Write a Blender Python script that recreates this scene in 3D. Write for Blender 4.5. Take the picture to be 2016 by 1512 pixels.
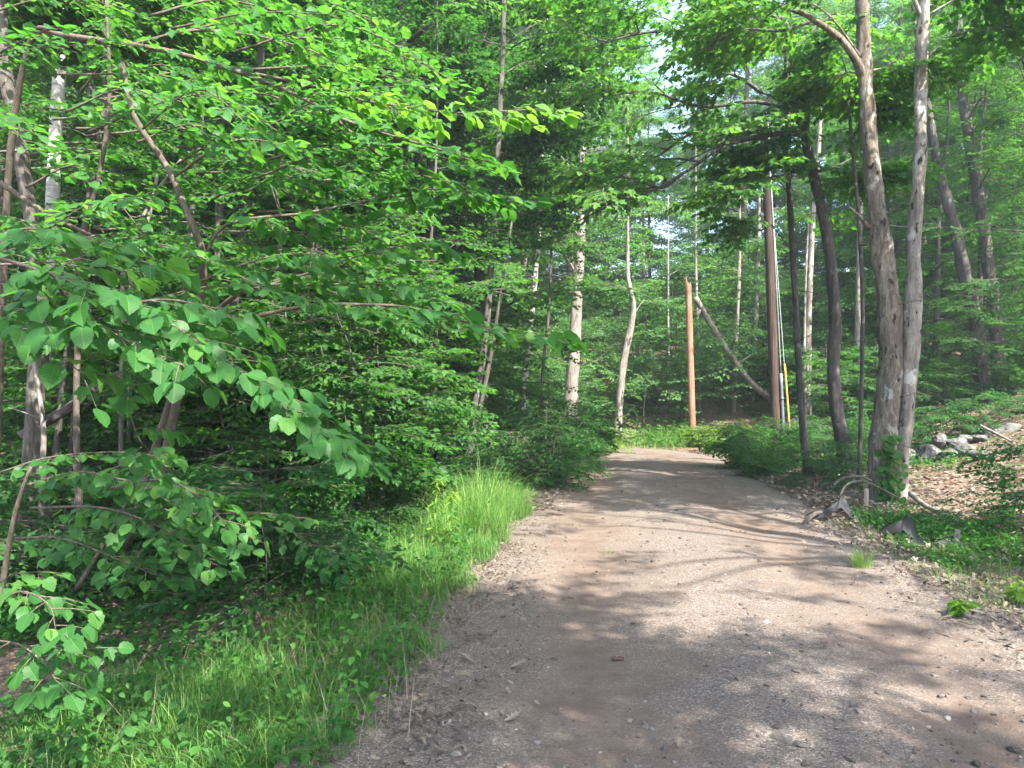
import bpy, math, time
import numpy as np

R = math.radians
T0 = time.time()
for o in list(bpy.data.objects):
    bpy.data.objects.remove(o)
scene = bpy.context.scene
COL = scene.collection

# ------------------------------------------------------------------ camera, sky, sun, exposure
FPX, CX, HY, EYE = 1500.0, 1008.0, 770.0, 1.6      # focal length, centre column and horizon row (2016 px picture), eye height
cam = bpy.data.cameras.new("camera")
cam.sensor_width = 36.0
cam.lens = 36.0 * FPX / 2016.0
cam.shift_y = (HY - 756.0) / 2016.0
cam.clip_end = 600.0
cam.clip_start = 0.05
camo = bpy.data.objects.new("camera", cam)
camo.location = (0, 0, EYE)
camo.rotation_euler = (R(90), 0, 0)
COL.objects.link(camo)
scene.camera = camo

SUN = np.array([0.40, -0.54, 0.78]); SUN /= np.linalg.norm(SUN)      # towards the sun
SUN_EL = math.asin(SUN[2]); SUN_AZ = math.atan2(SUN[0], SUN[1])
world = bpy.data.worlds.new("World"); scene.world = world
world.use_nodes = True
wn = world.node_tree; wn.nodes.clear()
sky = wn.nodes.new("ShaderNodeTexSky"); sky.sky_type = 'NISHITA'; sky.sun_disc = False
sky.sun_elevation = SUN_EL; sky.sun_rotation = SUN_AZ
sky.air_density = 1.0; sky.dust_density = 2.0; sky.ozone_density = 1.0
bg = wn.nodes.new("ShaderNodeBackground"); bg.inputs['Strength'].default_value = 0.15
wo = wn.nodes.new("ShaderNodeOutputWorld")
wn.links.new(sky.outputs[0], bg.inputs[0]); wn.links.new(bg.outputs[0], wo.inputs[0])
sl = bpy.data.lights.new("sun", 'SUN'); sl.energy = 5.0; sl.angle = R(0.53); sl.color = (1.0, 0.95, 0.86)
so = bpy.data.objects.new("sun", sl); COL.objects.link(so)
from mathutils import Vector
so.rotation_euler = Vector(SUN).to_track_quat('Z', 'Y').to_euler()
so.location = (10, -12, 30)
vs = scene.view_settings
scene.display_settings.display_device = 'sRGB'
vs.view_transform = 'Standard'; vs.look = 'None'; vs.gamma = 1.0; vs.use_curve_mapping = False
vs.exposure = 2.38
cy = scene.cycles
cy.max_bounces = 7; cy.diffuse_bounces = 4; cy.glossy_bounces = 2; cy.transmission_bounces = 5; cy.transparent_max_bounces = 4
cy.volume_bounces = 0
cy.caustics_reflective = False; cy.caustics_refractive = False
cy.sample_clamp_indirect = 6.0
cy.use_adaptive_sampling = True; cy.adaptive_threshold = 0.02
try:
    cy.use_denoising = True; cy.denoiser = 'OPENIMAGEDENOISE'
    cy.denoising_input_passes = 'RGB_ALBEDO_NORMAL'
except Exception:
    pass

# ------------------------------------------------------------------ helpers: picture <-> place
def W(px, py, Y):
    """the point at distance Y that the photograph shows at (px, py)"""
    return np.array([(px - CX) / FPX * Y, Y, EYE + (HY - py) / FPX * Y])
def xc(Y):
    Y = np.asarray(Y, float)
    q = np.clip(Y - 17.8, 0, 5.0); a = np.clip(Y - 8, 0, 10)
    return 1.35 + 0.10 * (Y - 4) + 0.0033 * a * a + 0.066 * np.maximum(0, Y - 18) - 0.30 * q * q - np.maximum(0, Y - 22.8) * 3.0
def xslope(Y):
    Y = np.asarray(Y, float)
    return 0.10 + 0.0066 * np.clip(Y - 8, 0, 10) - 0.6 * np.clip(Y - 17.8, 0, 5.0)
HALF = 2.0
def halfw(Y):
    """half the width of the track"""
    return 1.85 - 0.33 * np.clip((np.asarray(Y, float) - 9) / 8, 0, 1)
def side(X, Y):
    """signed distance from the middle of the track, its edge at HALF"""
    s = xslope(Y); d = (X - xc(Y)) / np.sqrt(1 + s * s); w = halfw(Y); a = np.abs(d)
    return np.sign(d) * np.where(a < w, a * HALF / w, a - w + HALF)
def sn(X, Y, f, k=0.0):
    """cheap smooth noise from sines"""
    return (np.sin(X * f + 1.3 * np.sin(Y * f * 0.7 + k) + k) * np.cos(Y * f * 1.1 + 1.7 * np.sin(X * f * 0.6 + 2 * k)))
def H(X, Y):
    X = np.asarray(X, float); Y = np.asarray(Y, float)
    d = side(X, Y)
    r = np.maximum(0, d - HALF - 0.1)
    q = np.maximum(0, r - 1.2)
    hr = 0.03 * r + np.where(q < 7.5, 0.035 * q * q, 0.035 * 56.25 + 0.25 * (q - 7.5))
    hr = np.minimum(hr, 9)
    l = np.maximum(0, -d - HALF)
    hl = -0.16 * (1 - np.exp(-l * 0.9)) + 0.02 * np.maximum(0, l - 4) + 0.0015 * np.maximum(0, l - 6) ** 2
    rough = np.clip((np.abs(d) - HALF) / 1.2, 0, 1)
    n = rough * (0.045 * sn(X, Y, 1.7, 0.4) + 0.02 * sn(X, Y, 4.9, 2.0) + 0.10 * sn(X, Y, 0.45, 1.1))
    # the hump the roots make in front of the paired trunks
    hump = 0.13 * np.exp(-(((X - 4.45) / 0.4) ** 2 + ((Y - 10.1) / 0.5) ** 2))
    return np.where(d > 0, hr, hl) + n + hump + 0.05 * np.maximum(0, Y - 40) - 0.02 * (1 - rough)
def h1(x, y):
    return float(H(x, y))
def ground_hit(px, py):
    Y = np.linspace(2.5, 60, 6000)
    X = (px - CX) / FPX * Y; Z = EYE + (HY - py) / FPX * Y
    k = np.argmax(Z < H(X, Y))
    return np.array([X[k], Y[k], h1(X[k], Y[k])])
def project(P):
    P = np.atleast_2d(P)
    y = np.maximum(P[:, 1], 0.2)
    return CX + P[:, 0] / y * FPX, HY - (P[:, 2] - EYE) / y * FPX

# ------------------------------------------------------------------ helpers: mesh building
class MB:
    """triangles gathered into ONE mesh: vertices, faces, a tint per face, a material index per face, optional uv per vertex"""
    def __init__(s):
        s.V, s.F, s.T, s.M, s.U, s.S = [], [], [], [], [], []
        s.n = 0
    def add(s, V, F, tint=0.5, mat=0, uv=None, smooth=False):
        V = np.asarray(V, np.float32); F = np.asarray(F, np.int64)
        if len(F) == 0: return s
        s.V.append(V); s.F.append(F + s.n); s.n += len(V)
        s.T.append(np.broadcast_to(np.asarray(tint, np.float32), (len(F),)))
        s.M.append(np.broadcast_to(np.asarray(mat, np.int32), (len(F),)))
        s.S.append(np.full(len(F), smooth))
        s.U.append(np.zeros((len(V), 2), np.float32) if uv is None else np.asarray(uv, np.float32))
        return s
    def arrays(s):
        return np.concatenate(s.V), np.concatenate(s.F), np.concatenate(s.T), np.concatenate(s.M), np.concatenate(s.U), np.concatenate(s.S)
    def mesh(s, name, mats, origin=None):
        V, F, T, M, U, S = s.arrays()
        if origin is not None: V = V - np.asarray(origin, np.float32)
        me = bpy.data.meshes.new(name)
        me.vertices.add(len(V)); me.vertices.foreach_set("co", V.astype(np.float32).ravel())
        me.loops.add(len(F) * 3); me.loops.foreach_set("vertex_index", F.astype(np.int32).ravel())
        me.polygons.add(len(F))
        me.polygons.foreach_set("loop_start", np.arange(0, len(F) * 3, 3, dtype=np.int32))
        me.polygons.foreach_set("material_index", M.astype(np.int32))
        me.polygons.foreach_set("use_smooth", S)
        a = me.attributes.new("tint", 'FLOAT', 'FACE'); a.data.foreach_set("value", T.astype(np.float32))
        uvl = me.uv_layers.new(name="UVMap"); uvl.data.foreach_set("uv", U[F.ravel()].astype(np.float32).ravel())
        for m in mats: me.materials.append(m)
        me.update()
        return me

def link(name, me, parent=None, loc=None):
    o = bpy.data.objects.new(name, me); COL.objects.link(o)
    if parent is not None: o.parent = parent
    if loc is not None: o.location = loc
    return o
def tag(o, label, cat, group=None, kind=None):
    o["label"] = label; o["category"] = cat
    if group: o["group"] = group
    if kind: o["kind"] = kind
    return o
def thing(name, label, cat, loc, rz=0.0, group=None, scale=1.0):
    o = bpy.data.objects.new(name, None); COL.objects.link(o)
    o.location = tuple(float(v) for v in loc); o.rotation_euler = (0, 0, rz); o.scale = (scale,) * 3
    o.empty_display_size = 0.2
    return tag(o, label, cat, group)
def dup(root, loc, rz, label, group=None, scale=1.0, tilt=(0, 0)):
    r = root.copy(); COL.objects.link(r)
    r.location = tuple(float(v) for v in loc); r.rotation_euler = (tilt[0], tilt[1], rz); r.scale = (scale,) * 3
    r["label"] = label
    if group: r["group"] = group
    for ch in root.children:
        c = ch.copy(); COL.objects.link(c); c.parent = r
    return r

def catmull(P, n):
    P = np.asarray(P, float)
    if len(P) == 2:
        t = np.linspace(0, 1, n)[:, None]; return P[0] * (1 - t) + P[1] * t
    Q = np.vstack([2 * P[0] - P[1], P, 2 * P[-1] - P[-2]])
    u = np.linspace(0, len(P) - 1 - 1e-6, n); i = u.astype(int); t = (u - i)[:, None]
    a, b, c, d = Q[i], Q[i + 1], Q[i + 2], Q[i + 3]
    return 0.5 * (2 * b + (c - a) * t + (2 * a - 5 * b + 4 * c - d) * t * t + (3 * b - a - 3 * c + d) * t ** 3)

def tube(P, rad, sides=8, amp=0.0, seed=0, cap=True, flare=0.0):
    P = np.asarray(P, float); n = len(P); rad = np.broadcast_to(np.asarray(rad, float), (n,))
    t = np.gradient(P, axis=0); t /= np.linalg.norm(t, axis=1)[:, None] + 1e-9
    ref = np.array([1.0, 0, 0]) if abs(t[0, 0]) < 0.8 else np.array([0, 1.0, 0])
    U = np.zeros_like(P); u = ref
    for i in range(n):
        u = u - t[i] * np.dot(u, t[i]); u /= np.linalg.norm(u) + 1e-9; U[i] = u
    Vv = np.cross(t, U)
    a = np.linspace(0, 2 * np.pi, sides, endpoint=False)
    rr = np.repeat(rad[:, None], sides, 1)
    s = np.concatenate([[0], np.cumsum(np.linalg.norm(np.diff(P, axis=0), axis=1))])
    if amp:
        k = seed * 1.37
        nz = (np.sin(3 * a[None] + 2.1 * s[:, None] + k) + 0.7 * np.sin(5 * a[None] - 3.3 * s[:, None] + 2 * k)
              + 0.8 * np.sin(2 * a[None] + 6.7 * s[:, None] + 3 * k) + 0.6 * np.sin(7 * a[None] + 11 * s[:, None] + k))
        rr = rr * (1 + amp * nz * 0.5)
    if flare:
        f = flare * np.exp(-s / (rad[0] * 2.0 + 0.03))
        rr = rr * (1 + f[:, None] * (0.6 + 0.55 * np.sin(5 * a[None] + seed) + 0.3 * np.sin(3 * a[None] + 2 * seed)))
    V = P[:, None] + rr[..., None] * (np.cos(a)[None, :, None] * U[:, None] + np.sin(a)[None, :, None] * Vv[:, None])
    V = V.reshape(-1, 3)
    i = np.arange(n - 1)[:, None] * sides; j = np.arange(sides)[None]; jn = (j + 1) % sides
    A, B, C, D = (i + j).ravel(), (i + jn).ravel(), (i + sides + jn).ravel(), (i + sides + j).ravel()
    F = np.vstack([np.stack([A, B, C], 1), np.stack([A, C, D], 1)])
    uv = np.stack([np.tile(a / (2 * np.pi), n), np.repeat(s, sides)], 1)
    if cap:
        m = len(V)
        V = np.vstack([V, P[:1], P[-1:]]); uv = np.vstack([uv, [[0, 0]], [[0, s[-1]]]])
        jj = np.arange(sides); kk = (jj + 1) % sides; e = (n - 1) * sides
        F = np.vstack([F, np.stack([np.full(sides, m), kk, jj], 1), np.stack([np.full(sides, m + 1), e + jj, e + kk], 1)])
    return V, F, uv

def rots(yaw, pitch, roll):
    cy_, sy = np.cos(yaw), np.sin(yaw); cp, sp = np.cos(pitch), np.sin(pitch); cr, sr = np.cos(roll), np.sin(roll)
    Rm = np.empty((len(yaw), 3, 3))
    Rm[:, 0, 0] = cy_ * cp; Rm[:, 0, 1] = cy_ * sp * sr - sy * cr; Rm[:, 0, 2] = cy_ * sp * cr + sy * sr
    Rm[:, 1, 0] = sy * cp; Rm[:, 1, 1] = sy * sp * sr + cy_ * cr; Rm[:, 1, 2] = sy * sp * cr - cy_ * sr
    Rm[:, 2, 0] = -sp; Rm[:, 2, 1] = cp * sr; Rm[:, 2, 2] = cp * cr
    return Rm
def place(tpl, pos, Rm, sc):
    """copies of a template (V, F, T, M, U, S) set at pos with rotation Rm and scale sc"""
    V, F, T, M, U, S = tpl
    n = len(pos)
    X = np.einsum('nij,kj->nki', Rm, V) * np.asarray(sc)[:, None, None] + pos[:, None]
    Fo = (F[None] + (np.arange(n) * len(V))[:, None, None]).reshape(-1, 3)
    return X.reshape(-1, 3), Fo, np.tile(T, n), np.tile(M, n), np.tile(U, (n, 1))
def mb_place(mb, tpl, pos, Rm, sc, dt=None):
    X, F, T, M, U = place(tpl, pos, Rm, sc)
    if dt is not None: T = np.clip(T + np.repeat(dt, len(tpl[1])), 0, 1)
    mb.add(X, F, T, M, U)

# ------------------------------------------------------------------ leaf outlines (unit length along +x, lying in xy)
def leaf_grid(st, w, fold=0.18, droop=0.12, cup=0.0):
    """stations along the midrib, half width at each"""
    st = np.asarray(st); w = np.asarray(w); V = []
    for x, h in zip(st, w):
        z = -droop * x * x
        V += [(x, h, z + fold * h - cup * h * h), (x, 0, z), (x, -h, z + fold * h - cup * h * h)]
    F = []
    for i in range(len(st) - 1):
        a = 3 * i
        for k in (0, 1):
            F += [(a + k, a + k + 1, a + 4 + k), (a + k, a + 4 + k, a + 3 + k)]
    V = np.array(V, float)
    return V, np.array(F), np.stack([V[:, 0], V[:, 1] + 0.5], 1)
def leaf_fan(pts, fold=0.15, droop=0.15):
    """lobed outline: half outline (x, y>0) mirrored, fanned from points on the midrib"""
    pts = np.asarray(pts, float); n = len(pts)
    mid = np.array([[0.0, 0], [0.30, 0], [1.0, 0]])
    def z(x, y): return -droop * x * x + fold * np.abs(y)
    V = [(x, y) for x, y in mid] + [(x, y) for x, y in pts] + [(x, -y) for x, y in pts]
    V = np.array(V); V = np.column_stack([V, z(V[:, 0], V[:, 1])])
    F = []
    for s, o in ((1, 3), (-1, 3 + n)):
        c = [(0, 1, o)]
        for i in range(n - 1): c.append((1, o + i + 1, o + i))
        c.append((1, 2, o + n - 1))
        for a, b, d in c: F.append((a, b, d) if s == 1 else (a, d, b))
    return V, np.array(F), np.stack([V[:, 0], V[:, 1] + 0.5], 1)
DIAMOND = (np.array([[0, 0, 0], [0.5, 0.33, 0.07], [1, 0, -0.1], [0.5, -0.33, 0.07]], float), np.array([[0, 2, 1], [0, 3, 2]]),
           np.array([[0, .5], [.5, .83], [1, .5], [.5, .17]]))
OVAL = leaf_grid([0.0, 0.25, 0.6, 1.0], [0.02, 0.30, 0.30, 0.0], 0.2, 0.15)
HAZEL = leaf_grid([0.0, 0.05, 0.16, 0.28, 0.40, 0.52, 0.64, 0.76, 0.87, 0.95, 1.0],
                  [0.06, 0.27, 0.37, 0.45, 0.42, 0.455, 0.37, 0.36, 0.20, 0.10, 0.0], 0.16, 0.26, 0.12)
OVATE = leaf_grid([0.0, 0.1, 0.25, 0.42, 0.6, 0.78, 0.92, 1.0], [0.02, 0.17, 0.29, 0.33, 0.30, 0.20, 0.08, 0.0], 0.2, 0.2, 0.1)
HAZEL_B = leaf_grid([0.0, 0.05, 0.16, 0.28, 0.40, 0.52, 0.64, 0.76, 0.87, 0.95, 1.0], [0.05, 0.22, 0.36, 0.42, 0.46, 0.41, 0.42, 0.30, 0.22, 0.07, 0.0], 0.36, 0.05, 0.3)
HAZEL_C = leaf_grid([0.0, 0.05, 0.16, 0.28, 0.40, 0.52, 0.64, 0.76, 0.87, 0.95, 1.0], [0.04, 0.20, 0.30, 0.38, 0.38, 0.40, 0.34, 0.31, 0.18, 0.10, 0.0], -0.08, 0.42, -0.1)
MAPLE = leaf_fan([(-0.06, 0.14), (0.02, 0.34), (0.18, 0.33), (0.30, 0.44), (0.52, 0.52), (0.50, 0.36), (0.55, 0.22), (0.72, 0.25), (0.82, 0.12)])
LOBED = leaf_fan([(-0.05, 0.16), (0.06, 0.36), (0.20, 0.40), (0.27, 0.37), (0.36, 0.47), (0.50, 0.43), (0.55, 0.36), (0.66, 0.36), (0.76, 0.24), (0.86, 0.17), (0.93, 0.07)], 0.22, 0.28)
MAPLE_S = leaf_fan([(-0.02, 0.25), (0.25, 0.30), (0.5, 0.5), (0.55, 0.2), (0.78, 0.2)])
LANCE = leaf_grid([0.0, 0.3, 0.65, 1.0], [0.02, 0.09, 0.07, 0.0], 0.2, 0.5)
OAK = leaf_fan([(-0.02, 0.02), (0.10, 0.12), (0.18, 0.08), (0.30, 0.24), (0.38, 0.10), (0.55, 0.30), (0.60, 0.11), (0.78, 0.22), (0.85, 0.09)], 0.35, -0.25)

def add_leaves(mb, leaf, pos, yaw, pitch, roll, size, tint, mat=0):
    V, F, U = leaf
    tpl = (V, F, np.zeros(len(F)), np.full(len(F), mat), U, None)
    X, Fo, T, M, Uo = place(tpl, pos, rots(yaw, pitch, roll), size)
    mb.add(X, Fo, np.repeat(tint, len(F)), M, Uo)

def make_spray(rng, leaf, L=0.8, size=0.09, nside=7, per=5, droop=0.12, lp=0.3, tilt=0.35):
    """one leafy twig growing along +x: a flat layered spray"""
    mb = MB()
    ax = np.linspace(0, L, 6); ax = np.stack([ax, 0.05 * L * np.sin(ax / L * 3 + rng.uniform(0, 6)), -droop * ax * ax / L], 1)
    V, F, uv = tube(ax, np.linspace(0.006, 0.002, 6) * (L / 0.8), 3, cap=False); mb.add(V, F, 0.5, 1, uv)
    pos, yaw, sz = [], [], []
    for k in range(nside):
        t = (k + 0.6) / nside; s = 1 if k % 2 else -1
        p0 = np.array([np.interp(t * L, ax[:, 0], ax[:, i]) for i in range(3)])
        a = s * rng.uniform(0.6, 1.05); l = L * rng.uniform(0.32, 0.5) * (1.1 - 0.65 * t)
        d = np.array([math.cos(a), math.sin(a), rng.uniform(-0.25, 0.12)])
        p1 = p0 + d * l
        V, F, uv = tube(np.array([p0, (p0 + p1) / 2 + [0, 0, 0.02 * L], p1]), [0.003 * L, 0.0025 * L, 0.0015 * L], 3, cap=False); mb.add(V, F, 0.5, 1, uv)
        for j in range(per):
            u = (j + 0.5) / per; q = p0 + d * l * u
            pos.append(q); yaw.append(a + (0.95 if j % 2 else -0.95) * rng.uniform(0.6, 1.1)); sz.append(size * rng.uniform(0.7, 1.15))
        pos.append(p1); yaw.append(a + rng.uniform(-.3, .3)); sz.append(size * rng.uniform(0.8, 1.1))
    for j in range(int(per * 1.5)):
        u = rng.uniform(0.15, 1); pos.append([np.interp(u * L, ax[:, 0], ax[:, i]) for i in range(3)])
        yaw.append((1 if j % 2 else -1) * rng.uniform(0.5, 1.2)); sz.append(size * rng.uniform(0.7, 1.1))
    n = len(pos)
    add_leaves(mb, leaf, np.array(pos), np.array(yaw), rng.normal(lp, 0.25, n), rng.normal(0, tilt, n), np.array(sz), np.clip(rng.normal(0.45, 0.14, n), 0, 1))
    return mb.arrays()

# ------------------------------------------------------------------ materials
def newmat(name):
    m = bpy.data.materials.new(name); m.use_nodes = True
    nt = m.node_tree; nt.nodes.clear()
    out = nt.nodes.new("ShaderNodeOutputMaterial")
    return m, nt, out
def N(nt, t, **kw):
    n = nt.nodes.new(t)
    for k, v in kw.items():
        if k in n.inputs: n.inputs[k].default_value = v
        else: setattr(n, k, v)
    return n
def ramp(nt, fac, stops):
    r = nt.nodes.new("ShaderNodeValToRGB"); e = r.color_ramp.elements
    while len(e) < len(stops): e.new(0.5)
    for el, (p, c) in zip(e, stops): el.position = p; el.color = (*c, 1)
    nt.links.new(fac, r.inputs[0]); return r.outputs[0]
def mixc(nt, fac, a, b, mode='MIX'):
    n = nt.nodes.new("ShaderNodeMix"); n.data_type = 'RGBA'; n.blend_type = mode
    for s, v in ((0, fac), (6, a), (7, b)):
        if isinstance(v, (int, float)): n.inputs[s].default_value = v
        elif isinstance(v, tuple): n.inputs[s].default_value = (*v, 1)
        else: nt.links.new(v, n.inputs[s])
    return n.outputs[2]
def math_(nt, op, a, b=None):
    n = nt.nodes.new("ShaderNodeMath"); n.operation = op
    for s, v in ((0, a), (1, b)):
        if v is None: continue
        if isinstance(v, (int, float)): n.inputs[s].default_value = v
        else: nt.links.new(v, n.inputs[s])
    return n.outputs[0]
def noise(nt, scale, detail=4, vec=None, rough=0.6, dist=0.0):
    n = N(nt, "ShaderNodeTexNoise", Scale=scale, Detail=detail, Roughness=rough, Distortion=dist)
    if vec is not None: nt.links.new(vec, n.inputs['Vector'])
    return n.outputs[0]
def mapping(nt, kind='Object', scale=(1, 1, 1)):
    tc = nt.nodes.new("ShaderNodeTexCoord"); mp = nt.nodes.new("ShaderNodeMapping")
    mp.inputs['Scale'].default_value = scale
    nt.links.new(tc.outputs[kind], mp.inputs[0]); return mp.outputs[0]

def leaf_mat(name, dark, mid, light, trans=0.58, rough=0.5, veins=False, spec=0.22, tmul=(1.45, 1.5, 0.6)):
    m, nt, out = newmat(name)
    at = N(nt, "ShaderNodeAttribute", attribute_name="tint")
    oi = nt.nodes.new("ShaderNodeObjectInfo")
    f = math_(nt, 'ADD', at.outputs['Fac'], math_(nt, 'MULTIPLY', math_(nt, 'SUBTRACT', oi.outputs['Random'], 0.5), 0.22))
    c = ramp(nt, f, [(0.0, dark), (0.5, mid), (1.0, light)])
    if veins:
        uv = nt.nodes.new("ShaderNodeUVMap"); sp = nt.nodes.new("ShaderNodeSeparateXYZ"); nt.links.new(uv.outputs[0], sp.inputs[0])
        off = math_(nt, 'ABSOLUTE', math_(nt, 'SUBTRACT', sp.outputs[1], 0.5))
        mid_l = math_(nt, 'LESS_THAN', off, 0.014)
        st = math_(nt, 'FRACT', math_(nt, 'MULTIPLY', math_(nt, 'SUBTRACT', sp.outputs[0], math_(nt, 'MULTIPLY', off, 0.9)), 7.0))
        vl = math_(nt, 'LESS_THAN', st, 0.11)
        v = math_(nt, 'MAXIMUM', mid_l, math_(nt, 'MULTIPLY', vl, 0.6))
        c = mixc(nt, math_(nt, 'MULTIPLY', v, 0.45), c, (light[0] * 1.25, light[1] * 1.15, light[2] * 1.5))
    p = N(nt, "ShaderNodeBsdfPrincipled", Roughness=rough)
    p.inputs['Specular IOR Level'].default_value = spec
    nt.links.new(c, p.inputs['Base Color'])
    tr = nt.nodes.new("ShaderNodeBsdfTranslucent")
    nt.links.new(mixc(nt, 1.0, c, tmul, 'MULTIPLY'), tr.inputs['Color'])
    mx = nt.nodes.new("ShaderNodeMixShader"); mx.inputs[0].default_value = trans
    nt.links.new(p.outputs[0], mx.inputs[1]); nt.links.new(tr.outputs[0], mx.inputs[2]); nt.links.new(mx.outputs[0], out.inputs[0])
    return m
LEAF = leaf_mat("leaf_maple", (0.020, 0.076, 0.016), (0.044, 0.145, 0.028), (0.108, 0.24, 0.040))
LEAF_DARK = leaf_mat("leaf_understory", (0.014, 0.066, 0.015), (0.030, 0.118, 0.025), (0.068, 0.185, 0.036))
LEAF_FAR = leaf_mat("leaf_far", (0.046, 0.135, 0.044), (0.086, 0.215, 0.062), (0.150, 0.285, 0.08))  # leaf colour lifted to stand in for sun missing past the bend
LEAF_NEAR = leaf_mat("leaf_hazel", (0.021, 0.092, 0.022), (0.045, 0.152, 0.036), (0.112, 0.245, 0.042), veins=True, rough=0.45)
LEAF_LIME = leaf_mat("leaf_lime", (0.06, 0.14, 0.02), (0.12, 0.24, 0.03), (0.21, 0.34, 0.05))
GRASS = leaf_mat("grass_blade", (0.022, 0.085, 0.016), (0.055, 0.160, 0.030), (0.19, 0.29, 0.07), trans=0.35)
DRY = leaf_mat("dry_leaf", (0.052, 0.039, 0.030), (0.125, 0.098, 0.076), (0.29, 0.24, 0.19), trans=0.15, rough=0.7, tmul=(1.1, 0.9, 0.6))

def bark_mat(name, dark, mid, light, sx=14.0, sz=2.2, lichen=None, lich=0.55, rough=0.9, bump=0.5, spots=None):
    m, nt, out = newmat(name)
    v = mapping(nt, 'Object', (sx, sx, sz))
    n1 = noise(nt, 1.6, 7, v, 0.62, 0.7)
    v2 = mapping(nt, 'Object', (1, 1, 0.6))
    n2 = noise(nt, 3.0, 4, v2)
    n5 = noise(nt, 7.0, 6, v, 0.75)
    f = math_(nt, 'ADD', math_(nt, 'ADD', math_(nt, 'MULTIPLY', n1, 0.55), math_(nt, 'MULTIPLY', n5, 0.32)), math_(nt, 'MULTIPLY', n2, 0.2))
    c = ramp(nt, f, [(0.38, dark), (0.53, mid), (0.68, light)])
    if lichen:
        n3 = noise(nt, 5.5, 5, v2, 0.65)
        k = ramp(nt, n3, [(lich, (0, 0, 0)), (lich + 0.06, (1, 1, 1))])
        c = mixc(nt, k, c, lichen)
    if spots:
        vo = nt.nodes.new("ShaderNodeTexVoronoi"); vo.inputs['Scale'].default_value = 5.0
        vv = mapping(nt, 'Object', (1.6, 1.6, 0.9)); n4 = noise(nt, 5, 3, vv)
        mx = nt.nodes.new("ShaderNodeVectorMath"); mx.operation = 'ADD'
        nt.links.new(vv, mx.inputs[0])
        sc_ = nt.nodes.new("ShaderNodeVectorMath"); sc_.operation = 'SCALE'; sc_.inputs['Scale'].default_value = 0.25
        nn = N(nt, "ShaderNodeTexNoise", Scale=9.0, Detail=3.0); nt.links.new(vv, nn.inputs['Vector'])
        nt.links.new(nn.outputs['Color'], sc_.inputs[0]); nt.links.new(sc_.outputs[0], mx.inputs[1])
        nt.links.new(mx.outputs[0], vo.inputs['Vector'])
        k = ramp(nt, vo.outputs['Distance'], [(0.20, (1, 1, 1)), (0.30, (0, 0, 0))])
        c = mixc(nt, math_(nt, 'MULTIPLY', k, ramp(nt, n4, [(0.42, (0, 0, 0)), (0.52, (1, 1, 1))])), c, spots)
    p = N(nt, "ShaderNodeBsdfPrincipled", Roughness=rough); p.inputs['Specular IOR Level'].default_value = 0.2
    nt.links.new(c, p.inputs['Base Color'])
    b = N(nt, "ShaderNodeBump", Strength=bump, Distance=0.03); nt.links.new(f, b.inputs['Height']); nt.links.new(b.outputs[0], p.inputs['Normal'])
    nt.links.new(p.outputs[0], out.inputs[0])
    return m
BARK = bark_mat("bark_brown", (0.022, 0.019, 0.016), (0.068, 0.059, 0.050), (0.15, 0.135, 0.117), lichen=(0.20, 0.21, 0.18), lich=0.61)
BARK_DARK = bark_mat("bark_dark", (0.018, 0.015, 0.013), (0.06, 0.052, 0.046), (0.13, 0.115, 0.10), lichen=(0.16, 0.165, 0.15), lich=0.63)
BARK_GREY = bark_mat("bark_grey", (0.068, 0.057, 0.046), (0.185, 0.16, 0.132), (0.34, 0.305, 0.26), sx=10, lichen=(0.34, 0.33, 0.30), lich=0.56, spots=(0.03, 0.024, 0.02), bump=0.6)
BARK_TWIN = bark_mat("bark_twin", (0.036, 0.028, 0.021), (0.12, 0.097, 0.075), (0.26, 0.222, 0.178), sx=13, lichen=(0.27, 0.255, 0.23), lich=0.57, spots=(0.022, 0.017, 0.014), bump=0.9)
BARK_PALE = bark_mat("bark_pale", (0.075, 0.063, 0.054), (0.17, 0.145, 0.126), (0.29, 0.255, 0.225), sx=12, bump=0.6)
BIRCH = bark_mat("bark_birch", (0.09, 0.08, 0.07), (0.34, 0.325, 0.30), (0.50, 0.48, 0.45), sx=2.2, sz=9, bump=0.2, rough=0.7)
TWIG = bark_mat("twig", (0.035, 0.028, 0.022), (0.085, 0.068, 0.052), (0.16, 0.135, 0.11), sx=20, sz=8, bump=0.1)
DEADWOOD = bark_mat("deadwood", (0.075, 0.063, 0.053), (0.165, 0.142, 0.122), (0.30, 0.265, 0.235), sx=16, sz=5, bump=0.3)
POLE_DARK = bark_mat("pole_creosote", (0.015, 0.010, 0.008), (0.045, 0.029, 0.023), (0.10, 0.07, 0.056), sx=22, sz=0.7, bump=0.25)
POLE_RED = bark_mat("pole_red_wood", (0.11, 0.046, 0.030), (0.24, 0.115, 0.075), (0.36, 0.20, 0.145), sx=26, sz=0.6, bump=0.3)
STAKE = bark_mat("stake_wood", (0.20, 0.13, 0.10), (0.36, 0.26, 0.21), (0.50, 0.40, 0.33), sx=30, sz=2, bump=0.2)
def plain(name, col, rough=0.6, metal=0.0, var=0.25, scale=20):
    m, nt, out = newmat(name)
    n = noise(nt, scale, 4, mapping(nt))
    c = mixc(nt, n, tuple(v * (1 - var) for v in col), tuple(min(1, v * (1 + var)) for v in col))
    p = N(nt, "ShaderNodeBsdfPrincipled", Roughness=rough, Metallic=metal); nt.links.new(c, p.inputs['Base Color'])
    nt.links.new(p.outputs[0], out.inputs[0]); return m
STONE = bark_mat("stone", (0.036, 0.035, 0.032), (0.082, 0.079, 0.074), (0.15, 0.143, 0.132), sx=5, sz=5, lichen=(0.19, 0.20, 0.17), lich=0.58, bump=0.6)
QUARTZ = plain("quartz", (0.62, 0.58, 0.52), 0.5, 0, 0.25, 40)
FABRIC = plain("black_fabric", (0.009, 0.009, 0.011), 0.8, 0, 0.4, 60)
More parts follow.
